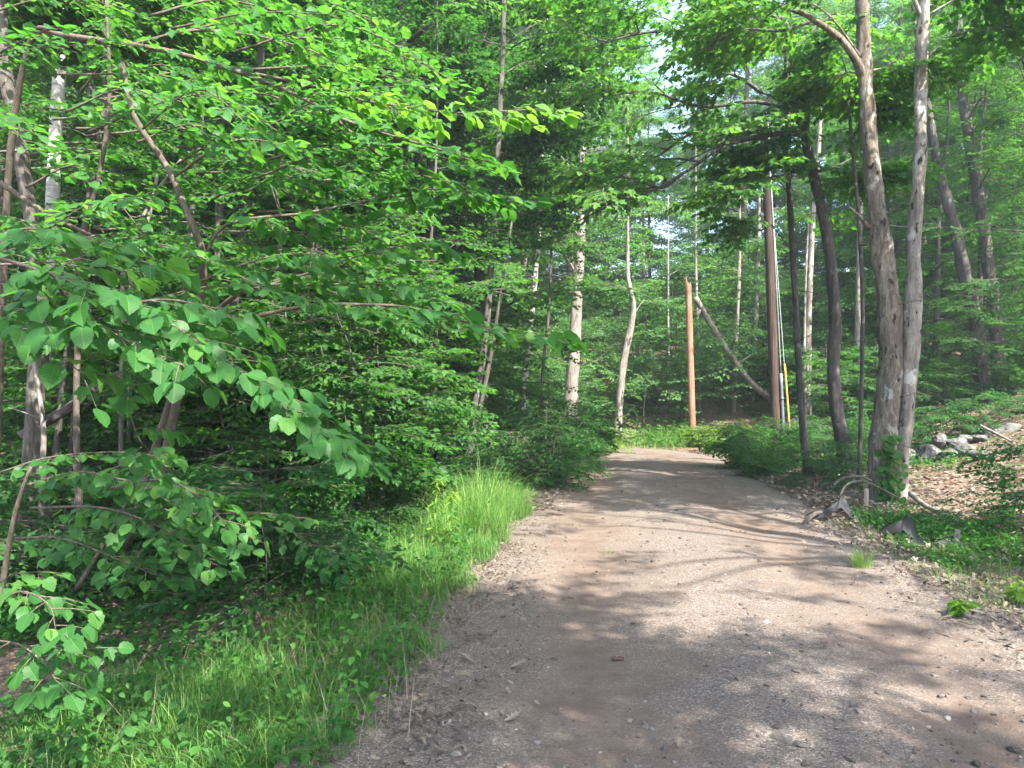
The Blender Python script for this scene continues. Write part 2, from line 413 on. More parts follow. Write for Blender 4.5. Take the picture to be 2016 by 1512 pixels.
CONDUIT = plain("grey_plastic_pipe", (0.10, 0.11, 0.135), 0.45)
YELLOW = plain("yellow_plastic", (0.30, 0.20, 0.03), 0.45, 0, 0.15)
WIRE = plain("galvanised_wire", (0.32, 0.34, 0.34), 0.5, 0.6)
CONE = plain("pine_cone_brown", (0.07, 0.042, 0.028), 0.8)

def ground_mat():
    m, nt, out = newmat("forest_floor")
    v = mapping(nt)
    n1 = noise(nt, 0.8, 6, v, 0.65); n2 = noise(nt, 28, 5, v, 0.7); n3 = noise(nt, 5, 5, v)
    litter = ramp(nt, n2, [(0.32, (0.035, 0.024, 0.017)), (0.48, (0.13, 0.088, 0.062)), (0.62, (0.26, 0.185, 0.135)), (0.74, (0.38, 0.29, 0.22))])
    green = ramp(nt, n2, [(0.35, (0.018, 0.045, 0.012)), (0.65, (0.07, 0.13, 0.03))])
    c = mixc(nt, ramp(nt, math_(nt, 'ADD', math_(nt, 'MULTIPLY', n1, 0.7), math_(nt, 'MULTIPLY', n3, 0.3)), [(0.50, (0, 0, 0)), (0.60, (0.8, 0.8, 0.8))]), litter, green)
    p = N(nt, "ShaderNodeBsdfPrincipled", Roughness=0.95); p.inputs['Specular IOR Level'].default_value = 0.15
    nt.links.new(c, p.inputs['Base Color'])
    b = N(nt, "ShaderNodeBump", Strength=0.9, Distance=0.04); nt.links.new(n2, b.inputs['Height']); nt.links.new(b.outputs[0], p.inputs['Normal'])
    nt.links.new(p.outputs[0], out.inputs[0]); return m
def road_mat():
    m, nt, out = newmat("gravel_track")
    v = mapping(nt)
    uv = nt.nodes.new("ShaderNodeUVMap"); sp = nt.nodes.new("ShaderNodeSeparateXYZ"); nt.links.new(uv.outputs[0], sp.inputs[0])
    u = sp.outputs[0]                                             # -1 .. 1 across the track
    big = noise(nt, 0.55, 4, v, 0.6); med = noise(nt, 3.2, 5, v, 0.65)
    fine = noise(nt, 60, 4, v, 0.75)
    vo = nt.nodes.new("ShaderNodeTexVoronoi"); vo.inputs['Scale'].default_value = 120.0; nt.links.new(v, vo.inputs['Vector'])
    vs_ = nt.nodes.new("ShaderNodeSeparateColor"); nt.links.new(vo.outputs['Color'], vs_.inputs[0])
    dirt = ramp(nt, math_(nt, 'ADD', math_(nt, 'MULTIPLY', med, 0.6), math_(nt, 'MULTIPLY', fine, 0.4)),
                [(0.34, (0.0830, 0.0609, 0.0472)), (0.52, (0.1285, 0.0917, 0.0700)), (0.68, (0.1768, 0.1334, 0.1067))])
    stones = ramp(nt, vs_.outputs[0], [(0.0, (0.0722, 0.0572, 0.0472)), (0.5, (0.1241, 0.0976, 0.0795)), (0.85, (0.1624, 0.1334, 0.1134)), (1.0, (0.2598, 0.2310, 0.2025))])
    # loose stone lies between and beside the two wheel tracks
    w = math_(nt, 'ABSOLUTE', math_(nt, 'SUBTRACT', math_(nt, 'ABSOLUTE', u), 0.42))
    g = math_(nt, 'ADD', math_(nt, 'MULTIPLY', w, 0.8), math_(nt, 'ADD', math_(nt, 'MULTIPLY', big, 0.75), math_(nt, 'MULTIPLY', med, 0.45)))
    k = ramp(nt, math_(nt, 'ADD', g, math_(nt, 'MULTIPLY', fine, 0.3)), [(0.72, (0, 0, 0)), (1.0, (1, 1, 1))])
    c = mixc(nt, k, dirt, stones)
    # edges run out into leaf mould
    e = ramp(nt, math_(nt, 'ADD', math_(nt, 'ABSOLUTE', u), math_(nt, 'MULTIPLY', math_(nt, 'SUBTRACT', med, 0.5), 0.5)), [(0.90, (0, 0, 0)), (1.12, (1, 1, 1))])
    c = mixc(nt, e, c, ramp(nt, fine, [(0.32, (0.0289, 0.0206, 0.0147)), (0.5, (0.1011, 0.0733, 0.0552)), (0.7, (0.2165, 0.1724, 0.1362))]))
    p = N(nt, "ShaderNodeBsdfPrincipled", Roughness=0.95); p.inputs['Specular IOR Level'].default_value = 0.2
    nt.links.new(c, p.inputs['Base Color'])
    hgt = math_(nt, 'ADD', math_(nt, 'MULTIPLY', vo.outputs['Distance'], -0.8), math_(nt, 'ADD', fine, med))
    b = N(nt, "ShaderNodeBump", Strength=0.6, Distance=0.012); nt.links.new(hgt, b.inputs['Height']); nt.links.new(b.outputs[0], p.inputs['Normal'])
    nt.links.new(p.outputs[0], out.inputs[0]); return m
GROUND = ground_mat(); ROAD = road_mat()
PEBBLE = leaf_mat("pebble", (0.05, 0.042, 0.036), (0.115, 0.097, 0.084), (0.34, 0.31, 0.28), trans=0.0, rough=0.85)

# ------------------------------------------------------------------ setting: ground and track
def grid_mesh(X, Y, Z, uv=None):
    ny, nx = X.shape
    V = np.stack([X, Y, Z], -1).reshape(-1, 3)
    i = (np.arange(ny - 1)[:, None] * nx + np.arange(nx - 1)[None]).ravel()
    F = np.vstack([np.stack([i, i + 1, i + nx + 1], 1), np.stack([i, i + nx + 1, i + nx], 1)])
    return V, F
def build_ground():
    sx = np.sinh(np.linspace(-4.2, 4.2, 420)) / np.sinh(4.2) * 130 + 2.0
    sy = np.concatenate([np.linspace(-40, -2, 40, endpoint=False), np.linspace(-2, 24, 300, endpoint=False), 24 + 120 * np.linspace(0, 1, 140) ** 1.8])
    X, Y = np.meshgrid(sx, sy); Z = H(X, Y)
    d = np.abs(side(X, Y)); Z = Z - np.where(d < HALF + 0.35, 0.05, 0.0)
    V, F = grid_mesh(X, Y, Z)
    mb = MB().add(V, F, smooth=True)
    tag(link("ground", mb.mesh("ground", [GROUND])), "brown leaf covered forest floor on both sides of the gravel track", "ground", kind="structure")
def rut(u):
    return -0.03 * np.exp(-((np.abs(u) - 0.42) / 0.16) ** 2)
def road_z(X, Y):
    u = side(X, Y) / (HALF + 0.45)
    return 0.012 + rut(u) + 0.03 * (1 - u * u) + 0.010 * sn(X, Y, 2.3, 0.7) + 0.005 * sn(X, Y, 6.1, 1.9) + 0.003 * sn(X, Y, 14, 0.3)
def build_road():
    Yc = np.concatenate([np.linspace(-10, 2, 40, endpoint=False), np.linspace(2, 14, 300, endpoint=False), np.linspace(14, 30, 260)])
    u = np.linspace(-1, 1, 90)
    s = xslope(Yc); nx = 1 / np.sqrt(1 + s * s); ny = -s / np.sqrt(1 + s * s)
    w = halfw(Yc) + 0.45
    off = u[None] * w[:, None] + (np.abs(u) > 0.97)[None] * 0.06 * sn(Yc * 3, Yc * 0, 1.3)[:, None]
    X = xc(Yc)[:, None] + off * nx[:, None]; Y = Yc[:, None] + off * ny[:, None]
    Z = road_z(X, Y)
    Z = np.where(np.abs(u)[None] > 0.985, np.minimum(Z, H(X, Y) - 0.04), Z)
    V, F = grid_mesh(X, Y, Z)
    mb = MB().add(V, F, uv=np.stack([np.tile(u, len(Yc)), np.repeat(Yc, len(u))], 1), smooth=True)
    tag(link("road", mb.mesh("road", [ROAD])), "unpaved gravel and dirt track bending left out of sight", "track", kind="structure")
build_ground(); build_road()
def HZ(X, Y):
    d = np.abs(side(X, Y))
    return np.where(d < HALF + 0.3, road_z(X, Y), H(X, Y))

# ------------------------------------------------------------------ where light must reach: gaps in the canopy
LIT = [(2.2, 7.4, 2.6, 1.7), (2.6, 9.3, 1.6, 0.7), (-0.3, 8.8, 0.8, 1.3), (4.6, 20.5, 3.0, 3.6), (2.0, 23.5, 3.4, 3.0), (5.6, 24, 1.6, 2.0), (6.7, 11.4, 1.0, 1.2), (8.0, 13.0, 0.8, 0.6), (3.2, 4.4, 0.45, 0.25), (1.7, 4.0, 0.4, 0.2), (2.7, 4.95, 0.4, 0.15), (0.9, 3.45, 0.4, 0.15), (0.9, 5.1, 0.3, 0.1), (2.6, 3.7, 0.3, 0.12), (-2.0, 4.6, .5, .4)]
GAPS = [(1300, 255, 45, 36), (1385, 415, 36, 44), (1290, 60, 16, 12), (1740, 60, 30, 22), (1420, 560, 20, 40), (920, 10, 14, 10), (1090, 90, 16, 16)]
WIN = [(1108, 480, 1160, 880), (1200, 540, 1260, 880), (1335, 540, 1500, 870), (1495, 360, 1560, 850)]     # trunks and poles in plain view
def ok_spray(P, rng, lit=True, near=40.0):
    """which sprays may stay: not across the open gaps, not over the sunlit ground"""
    P = np.atleast_2d(P); keep = np.ones(len(P), bool)
    px, py = project(P)
    for gx, gy, rx, ry in GAPS:
        keep &= ~(((px - gx) / rx) ** 2 + ((py - gy) / ry) ** 2 < 1.0)
    for x0, y0, x1, y1 in WIN:
        keep &= ~((px > x0) & (px < x1) & (py > y0) & (py < y1) & (P[:, 1] < 24))
    if lit:
        t = P[:, 2] / SUN[2]; gx = P[:, 0] - SUN[0] * t; gy = P[:, 1] - SUN[1] * t
        bad = np.zeros(len(P), bool)
        for x, y, rx, ry in LIT: bad |= ((gx - x) / (rx + 0.4)) ** 2 + ((gy - y) / (ry + 0.4)) ** 2 < 1.0
        keep &= ~(bad & (rng.random(len(P)) < 0.92))
        t = (P[:, 2] - 4) / SUN[2]; gx = P[:, 0] - SUN[0] * t; gy = P[:, 1] - SUN[1] * t      # and the sunny wall of trees past the bend
        far = (P[:, 2] > 5) & (gx > -2) & (gx < 9) & (gy > 24) & (gy < 36) & (P[:, 1] < gy - 2)
        keep &= ~(far & (rng.random(len(P)) < 0.7))
    return keep

# ------------------------------------------------------------------ generic trees, saplings and bushes
rg = np.random.default_rng(7)
SP_FAR = [make_spray(rg, DIAMOND, 1.0, 0.13, 6, 4, tilt=0.5) for _ in range(4)]
SP_MAPLE = [make_spray(rg, MAPLE_S, 0.75, 0.105, 6, 3, lp=0.35, tilt=0.35) for _ in range(4)]
SP_OVAL = [make_spray(rg, OVAL, 0.7, 0.085, 7, 4, lp=0.2, tilt=0.3) for _ in range(4)]
SP_SMALL = [make_spray(rg, DIAMOND, 0.55, 0.07, 6, 4, lp=0.2, tilt=0.4) for _ in range(4)]

def scatter_sprays(mb, sprays, pos, yaw, rng, scale=(0.8, 1.2), pitch=0.1, tint=0.0, tv=0.08):
    pos = np.asarray(pos, float); yaw = np.asarray(yaw, float); n = len(pos)
    if n == 0: return
    which = rng.integers(0, len(sprays), n)
    Rm = rots(yaw, rng.normal(pitch, 0.18, n), rng.normal(0, 0.22, n)); sc = rng.uniform(*scale, n)
    clump = sn(pos[:, 0] * 1.3, pos[:, 1] * 1.3 + pos[:, 2] * 1.7, 1.0, 0.3) * 0.07
    for k in range(len(sprays)):
        s = which == k
        if s.any(): mb_place(mb, sprays[k], pos[s], Rm[s], sc[s], tint + rng.normal(0, tv, s.sum()) + clump[s])

def limb_path(p0, az, L, el, droop, rng, n=8):
    s = np.linspace(0, L, n)
    wob = 0.06 * L * np.sin(s / L * 4 + rng.uniform(0, 6))
    x = s * math.cos(el); z = s * math.sin(el) - droop * s * s / L
    d = np.array([math.cos(az), math.sin(az)]); e = np.array([-d[1], d[0]])
    return np.column_stack([p0[0] + d[0] * x + e[0] * wob, p0[1] + d[1] * x + e[1] * wob, p0[2] + z])

def grow_limb(wood, leaves, path, r0, sprays, rng, n_sub=5, sub_len=0.45, per=5, tint=0.0, filt=None, scale=(0.8, 1.2), sides=6, start=0.25, mat_w=0):
    L = np.linalg.norm(np.diff(path, axis=0), axis=1).sum()
    V, F, uv = tube(path, np.linspace(r0, r0 * 0.25, len(path)), sides); wood.add(V, F, 0.5, mat_w, uv, True)
    pos, yaw = [], []
    az0 = math.atan2(path[-1, 1] - path[0, 1], path[-1, 0] - path[0, 0])
    for k in range(n_sub):
        t = start + (1 - start) * (k + rng.uniform(0.1, 0.9)) / n_sub
        i = t * (len(path) - 1); a = int(min(i, len(path) - 2)); p = path[a] + (path[a + 1] - path[a]) * (i - a)
        az = az0 + (1 if k % 2 else -1) * rng.uniform(0.5, 1.2)
        sp = limb_path(p, az, L * sub_len * rng.uniform(0.7, 1.2) * (1.25 - 0.6 * t), rng.uniform(-0.05, 0.35), rng.uniform(0.1, 0.35), rng, 5)
        V, F, uv = tube(sp, np.linspace(r0 * 0.4, r0 * 0.12, 5), 4, cap=False); wood.add(V, F, 0.5, mat_w, uv, True)
        for j in range(per):
            u = rng.uniform(0.15, 1) * 4; b = int(min(u, 3)); pos.append(sp[b] + (sp[b + 1] - sp[b]) * (u - b)); yaw.append(az + (1 if j % 2 else -1) * rng.uniform(0.2, 1.0))
        pos.append(sp[-1]); yaw.append(az)
    for j in range(per):
        u = rng.uniform(0.4, 1) * (len(path) - 1); b = int(min(u, len(path) - 2)); pos.append(path[b] + (path[b + 1] - path[b]) * (u - b)); yaw.append(az0 + rng.uniform(-1, 1))
    pos = np.array(pos); yaw = np.array(yaw)
    if filt is not None:
        k = filt(pos); pos, yaw = pos[k], yaw[k]
    scatter_sprays(leaves, sprays, pos, yaw, rng, scale, tint=tint)

def forest_tree(seed, Ht, r0, zc, n_limbs, limb, sprays, per=5, n_sub=5, lean=0.4):
    rng = np.random.default_rng(seed); wood, lv = MB(), MB()
    n = 7; z = np.linspace(0, Ht, n)
    off = np.cumsum(rng.normal(0, lean * 0.35, (n, 2)), 0) * (z / Ht)[:, None]; off[0] = 0
    path = catmull(np.column_stack([off, z - 0.15]), 34)
    rad = r0 * (1 - 0.8 * (np.linspace(0, 1, 34)) ** 1.2)
    V, F, uv = tube(path, rad, 10, 0.10, seed, flare=0.5); wood.add(V, F, 0.5, 0, uv, True)
    for k in range(n_limbs):
        t = (zc + (Ht * 0.97 - zc) * (k + rng.uniform(0, 1)) / n_limbs) / Ht
        i = min(int(t * 33), 32); p = path[i]
        prof = 0.45 + 0.75 * math.sin(math.pi * min(1, max(0, (t * Ht - zc) / (Ht - zc)) * 0.8 + 0.18))
        pth = limb_path(p, k * 2.4 + rng.uniform(-.5, .5), limb * prof * rng.uniform(0.75, 1.2), rng.uniform(0.15, 0.7), rng.uniform(0.2, 0.5), rng)
        grow_limb(wood, lv, pth, max(0.02, rad[i] * 0.38), sprays, rng, n_sub, per=per)
    for _ in range(6):                                                     # dead twigs on the lower trunk
        t = rng.uniform(0.06, zc / Ht * 1.1); i = int(t * 33); pth = limb_path(path[i], rng.uniform(0, 6.3), rng.uniform(0.3, 1.0), rng.uniform(-0.2, 0.4), 0.2, rng, 5)
        V, F, uv = tube(pth, np.linspace(0.012, 0.004, 5), 4); wood.add(V, F, 0.5, 0, uv, True)
    return wood, lv

def sapling(seed, Ht, sprays, n_tier=9, reach=1.0, r0=0.018, per=4):
    """layered understory sapling: thin stem, near-horizontal sprays"""
    rng = np.random.default_rng(seed); wood, lv = MB(), MB()
    z = np.linspace(-0.05, Ht, 6); off = np.cumsum(rng.normal(0, 0.07 * Ht / 3, (6, 2)), 0); off[0] = 0
    path = catmull(np.column_stack([off, z]), 16)
    V, F, uv = tube(path, np.linspace(r0, r0 * 0.3, 16), 6); wood.add(V, F, 0.5, 0, uv, True)
    pos, yaw = [], []
    for k in range(n_tier):
        t = 0.22 + 0.78 * (k + rng.uniform(0, 1)) / n_tier; i = int(min(t * 15, 14)); p = path[i]
        for q in range(2):
            az = k * 2.4 + q * 3.1 + rng.uniform(-.5, .5)
            l = reach * rng.uniform(0.6, 1.15) * (0.55 + 0.7 * math.sin(math.pi * min(1, t * 0.85)))
            lp = limb_path(p, az, l, rng.uniform(0.0, 0.45), rng.uniform(0.15, 0.4), rng, 5)
            V, F, uv = tube(lp, np.linspace(r0 * 0.45, r0 * 0.15, 5), 3, cap=False); wood.add(V, F, 0.5, 0, uv, True)
            for j in range(per):
                u = rng.uniform(0.2, 1) * 4; b = int(min(u, 3)); pos.append(lp[b] + (lp[b + 1] - lp[b]) * (u - b)); yaw.append(az + (1 if j % 2 else -1) * rng.uniform(0.1, 0.9))
    scatter_sprays(lv, sprays, pos, yaw, rng, (0.7, 1.1), pitch=0.05)
    return wood, lv

def bush(seed, Ht, Rd, sprays, n, n_stem=14):
    """dome of leafy stems"""
    rng = np.random.default_rng(seed); wood, lv = MB(), MB(); pos, yaw = [], []
    for k in range(n_stem):
        az = rng.uniform(0, 6.3); f = rng.uniform(0.2, 1)
        tip = np.array([math.cos(az) * Rd * f * 0.85, math.sin(az) * Rd * f * 0.85, Ht * math.sqrt(max(0.08, 1 - f * f * 0.8)) * rng.uniform(0.5, 1.25)])
        b = np.array([math.cos(az) * Rd * 0.12 * f, math.sin(az) * Rd * 0.12, -0.05])
        pth = catmull(np.array([b, (b + tip) / 2 + [0, 0, Ht * 0.18], tip]), 7)
        V, F, uv = tube(pth, np.linspace(0.011, 0.003, 7), 4); wood.add(V, F, 0.5, 0, uv, True)
        for j in range(max(2, n // n_stem)):
            u = rng.uniform(0.12, 1) * 6; q = int(min(u, 5)); pos.append(pth[q] + (pth[q + 1] - pth[q]) * (u - q) + rng.normal(0, 0.05, 3)); yaw.append(az + rng.uniform(-1.6, 1.6))
    scatter_sprays(lv, sprays, pos, yaw, rng, (0.5, 0.95), pitch=0.15, tint=0.02, tv=0.1)
    return wood, lv

PROTO = {}
def proto(key, wl, wood_mat, leaf_mat_, trunk_name, crown_name):
    w, l = wl
    PROTO[key] = (w.mesh(trunk_name, [wood_mat]), l.mesh(crown_name, [leaf_mat_, TWIG]), trunk_name, crown_name)
def plant(key, name, label, cat, x, y, rz, scale=1.0, group=None, z=None, tilt=(0, 0)):
    """a plant with its two parts, sharing the meshes of its kind"""
    tm, cm, tn, cn = PROTO[key]
    t = thing(name, label, cat, (x, y, h1(x, y) if z is None else z), rz, group, scale)
    t.rotation_euler = (tilt[0], tilt[1], rz)
    link(tn, tm, t); link(cn, cm, t)
    return t

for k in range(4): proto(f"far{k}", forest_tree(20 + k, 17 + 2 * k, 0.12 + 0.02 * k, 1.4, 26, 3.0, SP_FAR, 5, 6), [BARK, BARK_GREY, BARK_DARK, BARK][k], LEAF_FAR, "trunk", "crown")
for k in range(3): proto(f"mid{k}", forest_tree(40 + k, 13 + k, 0.085 + 0.02 * k, 2.0, 17, 2.3, SP_OVAL, 3, 4), [BARK, BARK_DARK, BARK_DARK][k], LEAF, "trunk", "crown")
for k in range(3): proto(f"sap{k}", sapling(60 + k, 3.0 + 0.9 * k, SP_OVAL, 11, 1.05), BARK_DARK, LEAF, "stem", "foliage")
for k in range(2): proto(f"low{k}", sapling(70 + k, 1.1 + 0.3 * k, SP_OVAL, 6, 0.6, 0.009), BARK_DARK, LEAF_DARK, "stem", "foliage")
for k in range(2): proto(f"msap{k}", sapling(75 + k, 3.0 + 0.8 * k, SP_MAPLE, 9, 1.0), BARK_DARK, LEAF, "stem", "foliage")
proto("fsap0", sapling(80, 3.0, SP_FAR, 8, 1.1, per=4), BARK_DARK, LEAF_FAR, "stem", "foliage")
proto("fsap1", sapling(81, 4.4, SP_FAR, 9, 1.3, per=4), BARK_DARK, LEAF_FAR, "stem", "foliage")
proto("bush0", bush(90, 1.1, 0.9, SP_SMALL, 230), BARK_DARK, LEAF_DARK, "stem", "foliage")
proto("bush1", bush(91, 0.95, 0.95, SP_SMALL, 230), BARK_DARK, LEAF, "stem", "foliage")
proto("bush2", bush(92, 0.6, 0.6, SP_SMALL, 130), BARK_DARK, LEAF_LIME, "stem", "foliage")
print("protos", round(time.time() - T0, 1))

# ------------------------------------------------------------------ traced trees
def traced_tree(name, label, trunk, Y, mat, leafm=None, crown=None, forks=(), limbs=(), sprays=None, sides=14, amp=0.12, seed=1, up=None, flare=0.35, group=None, tint=0.0, deadtwigs=4, n_sub=5, per=4):
    """trunk: (px, py, width px) from the ground up at distance Y; forks and limbs: lists of (px, py, Y) with a start width; crown: limbs aimed at points"""
    rng = np.random.default_rng(seed)
    P = np.array([W(a, b, Y) for a, b, w in trunk]); r = np.array([w * 0.72 / FPX * Y / 2 for a, b, w in trunk])
    zb = h1(P[0, 0], P[0, 1])
    P[0, 2] = min(P[0, 2], zb)
    P = np.vstack([[P[0] - [0, 0, 0.15 + max(0, P[0, 2] - zb)]], P]); r = np.concatenate([[r[0]], r])
    if up is not None:
        P = np.vstack([P, P[-1] + [up[0], up[1], up[2]]]); r = np.append(r, r[-1] * 0.3)
    n = max(30, 5 * len(P)); Q = catmull(np.column_stack([P, r]), n)
    path, rad = Q[:, :3], np.maximum(Q[:, 3], 0.004)
    base = np.array([P[0, 0], P[0, 1], zb])
    wood, lv = MB(), MB()
    V, F, uv = tube(path, rad, sides, amp, seed, flare=flare); wood.add(V, F, 0.5, 0, uv, True)
    filt = lambda p: ok_spray(p, rng)
    for w0, pts in forks:                                            # bare forks of the trunk
        q = catmull(np.array([W(*p) for p in pts]), 14); V, F, uv = tube(q, np.linspace(w0, w0 * 0.45, 14) * 0.75 / FPX * Y / 2, 9, 0.1, seed + 3); wood.add(V, F, 0.5, 0, uv, True)
    for w0, pts in limbs:                                            # limbs that carry leaves
        q = catmull(np.array([W(*p) for p in pts]), 14)
        grow_limb(wood, lv, q, w0 / FPX * Y / 2, sprays, rng, n_sub, 0.4, per, tint, filt, start=0.3)
    for tx, ty, tY in (crown or ()):                                 # limbs that rise from the trunk to a place in the crown
        tp = W(tx, ty, tY)
        k = np.argmin(np.abs(path[:, 2] - (tp[2] - 0.45 * np.linalg.norm((tp - path[np.argmin(np.abs(path[:, 2] - tp[2]))])[:2]))))
        p0 = path[k]; mid = (p0 + tp) / 2 + [0, 0, 0.12 * np.linalg.norm(tp - p0)] + rng.normal(0, 0.1, 3)
        grow_limb(wood, lv, catmull(np.array([p0, mid, tp]), 10), max(0.010, rad[k] * 0.2), sprays, rng, n_sub, 0.4, per, tint, filt, start=0.4)
    for _ in range(deadtwigs):
        k = rng.integers(n // 5, n - 2); pth = limb_path(path[k], rng.uniform(0, 6.3), rng.uniform(0.25, 0.8), rng.uniform(-0.2, 0.5), 0.2, rng, 5)
        V, F, uv = tube(pth, np.linspace(0.010, 0.003, 5), 4); wood.add(V, F, 0.5, 0, uv, True)
    t = thing(name, label, "tree", base, 0, group)
    link("trunk", wood.mesh("trunk", [mat], base), t)
    if lv.V: link("crown", lv.mesh("crown", [leafm or LEAF, TWIG], base), t)
    return t

# the pair of grey trunks beside the track on the right
traced_tree("maple_tree", "thick grey brown trunk of the joined pair right of the track, ivy at its foot", [(1736, 992, 74), (1735, 940, 68), (1742, 850, 66), (1754, 750, 61), (1752, 650, 59), (1745, 560, 57), (1735, 480, 52), (1725, 400, 47), (1714, 300, 42), (1705, 200, 38), (1700, 100, 36), (1699, 0, 34), (1696, -150, 30)],
            11.0, BARK_TWIN, forks=[(24, [(1702, 160, 11), (1685, 118, 10.9), (1650, 72, 10.8), (1600, 38, 10.7), (1572, 20, 10.65)]), (12, [(1712, 450, 11), (1690, 425, 10.9), (1672, 408, 10.85)])],
            crown=[(1540, -20, 10.4), (1650, 150, 11.8), (1760, 120, 11.6)], sprays=SP_MAPLE, up=(-0.3, 0.2, 3.5), seed=2, tint=0.2, flare=0.28, amp=0.2)  # crown tint lightened in place of sun on its leaves
traced_tree("maple_tree", "paler smooth trunk of the joined pair right of the track, with a rotten scar halfway", [(1762, 990, 60), (1772, 920, 42), (1784, 820, 38), (1790, 730, 41), (1795, 650, 45), (1799, 560, 39), (1800, 480, 35), (1805, 400, 34), (1811, 300, 31), (1812, 200, 31), (1815, 100, 32), (1820, 0, 29), (1830, -200, 24)],
            10.95, BARK_GREY, forks=[(14, [(1812, 30, 10.95), (1796, -10, 10.9), (1780, -50, 10.9)])],
            crown=[(1900, -40, 11.2), (1960, 60, 11.5), (1990, -40, 10.8)], sprays=SP_MAPLE, up=(0.1, 0.2, 3.5), seed=3, tint=0.2, amp=0.18, flare=0.25)
traced_tree("maple_tree", "dark crooked trunk with a broken top and a long limb over the track", [(1674, 945, 48), (1662, 880, 40), (1646, 800, 34), (1640, 720, 32), (1645, 640, 32), (1640, 560, 30), (1630, 480, 28), (1615, 400, 27), (1598, 330, 26), (1585, 262, 24), (1588, 215, 22), (1590, 205, 14)],
            13.0, BARK_DARK, forks=[(18, [(1586, 262, 13), (1568, 225, 13), (1552, 180, 13), (1548, 120, 13), (1552, 40, 13)]), (10, [(1560, 215, 13), (1530, 195, 12.9), (1500, 182, 12.8)])],
            limbs=[(13, [(1586, 262, 13), (1540, 262, 12.8), (1480, 272, 12.6), (1420, 290, 12.4), (1340, 345, 12.3), (1260, 385, 12.2), (1160, 410, 12.1)]),
                   (9, [(1500, 182, 12.8), (1450, 150, 12.6), (1400, 140, 12.4)]), (8, [(1552, 60, 13), (1500, 10, 12.8), (1440, -30, 12.6)]), (8, [(1548, 120, 13), (1600, 60, 13.2), (1650, 20, 13.4)]),
                   (9, [(1560, 215, 13), (1480, 200, 12.8), (1380, 210, 12.5), (1280, 180, 12.2), (1190, 190, 12)]), (7, [(1600, 40, 10.9), (1540, 60, 10.8), (1460, 60, 10.7), (1390, 100, 10.6)]), (7, [(1590, 30, 10.9), (1500, 0, 10.6), (1420, -40, 10.4)]), (9, [(1552, 100, 13), (1450, 90, 12.6), (1340, 60, 12.3), (1240, 70, 12.1), (1150, 100, 12)]),
                   (8, [(1552, 40, 13), (1420, 0, 12.6), (1300, -20, 12.3), (1180, 0, 12)]), (8, [(1440, 285, 12.5), (1370, 260, 12.6), (1290, 310, 12.7), (1220, 330, 12.7)]), (7, [(1340, 345, 12.3), (1300, 370, 12.5), (1240, 350, 12.6), (1130, 350, 12.6)]),
                   (8, [(1590, 330, 13), (1540, 345, 12.7), (1480, 365, 12.6), (1430, 385, 12.5)]), (7, [(1600, 340, 13), (1640, 330, 13.3), (1700, 300, 13.6)])],
            sprays=SP_MAPLE, seed=4, tint=0.24, n_sub=6, per=3)  # tint raised so the self-shadowed crown looks sunlit
traced_tree("maple_tree", "thin straight dark trunk between the utility pole and the crooked tree", [(1592, 940, 26), (1582, 860, 20), (1573, 720, 18), (1566, 600, 17), (1561, 500, 16), (1555, 400, 15), (1550, 250, 12), (1556, 100, 10), (1560, -50, 9)],
            13.6, BARK_DARK, crown=[(1500, 60, 13.3), (1460, 230, 13), (1520, 330, 13.2), (1600, 120, 14), (1515, 285, 13.4), (1490, 320, 13.2), (1480, 440, 13.2), (1600, 420, 14)], sprays=SP_MAPLE, seed=5, up=(0.1, 0, 3), tint=0.1)
traced_tree("maple_tree", "slender bare stemmed sapling left of the paired trunks", [(1691, 935, 13), (1695, 800, 11), (1698, 680, 11), (1697, 560, 11), (1690, 420, 10), (1681, 320, 9), (1673, 230, 8), (1668, 150, 6)],
            12.0, BARK, crown=[(1700, 200, 12), (1640, 180, 12.2), (1660, 60, 12), (1710, 340, 12.6)], forks=[(5, [(1679, 300, 12), (1692, 240, 12), (1700, 190, 12)])], sprays=SP_MAPLE, seed=6, sides=8, tint=0.05)
traced_tree("oak_tree", "left of two dark leaning trunks up the right bank behind the stones", [(1945, 750, 40), (1921, 640, 36), (1900, 540, 34), (1880, 450, 30), (1860, 380, 27), (1840, 290, 23), (1824, 200, 20), (1810, 100, 16)],
            20.0, BARK_DARK, crown=[(1780, 60, 19.5), (1860, 0, 19), (1740, 180, 20), (1880, 160, 20.5), (1800, -80, 19)], sprays=SP_OVAL, seed=7, up=(-0.5, 0, 4), leafm=LEAF, tint=0.1)
traced_tree("oak_tree", "right of two dark leaning trunks up the right bank, branch stub near its top", [(1972, 748, 36), (1960, 640, 34), (1945, 520, 31), (1929, 400, 29), (1915, 320, 27), (1901, 230, 25), (1889, 120, 21), (1884, 0, 19)],
            20.3, BARK, crown=[(1960, 20, 19.5), (1990, 150, 19), (1940, 240, 20), (1850, 60, 20), (1990, 300, 19), (1900, -60, 19)], sprays=SP_OVAL, seed=8, up=(-0.2, 0, 4), leafm=LEAF, tint=0.12)
traced_tree("oak_tree", "dark trunk leaning out of the upper right corner", [(2130, 800, 30), (2080, 400, 24), (2030, 160, 20), (2003, 60, 18), (1985, -10, 16)],
            12.5, BARK_DARK, crown=[(1960, -120, 12), (2000, 100, 11.5), (1940, 60, 12)], sprays=SP_MAPLE, seed=9, up=(-0.3, 0, 3), tint=0.1)
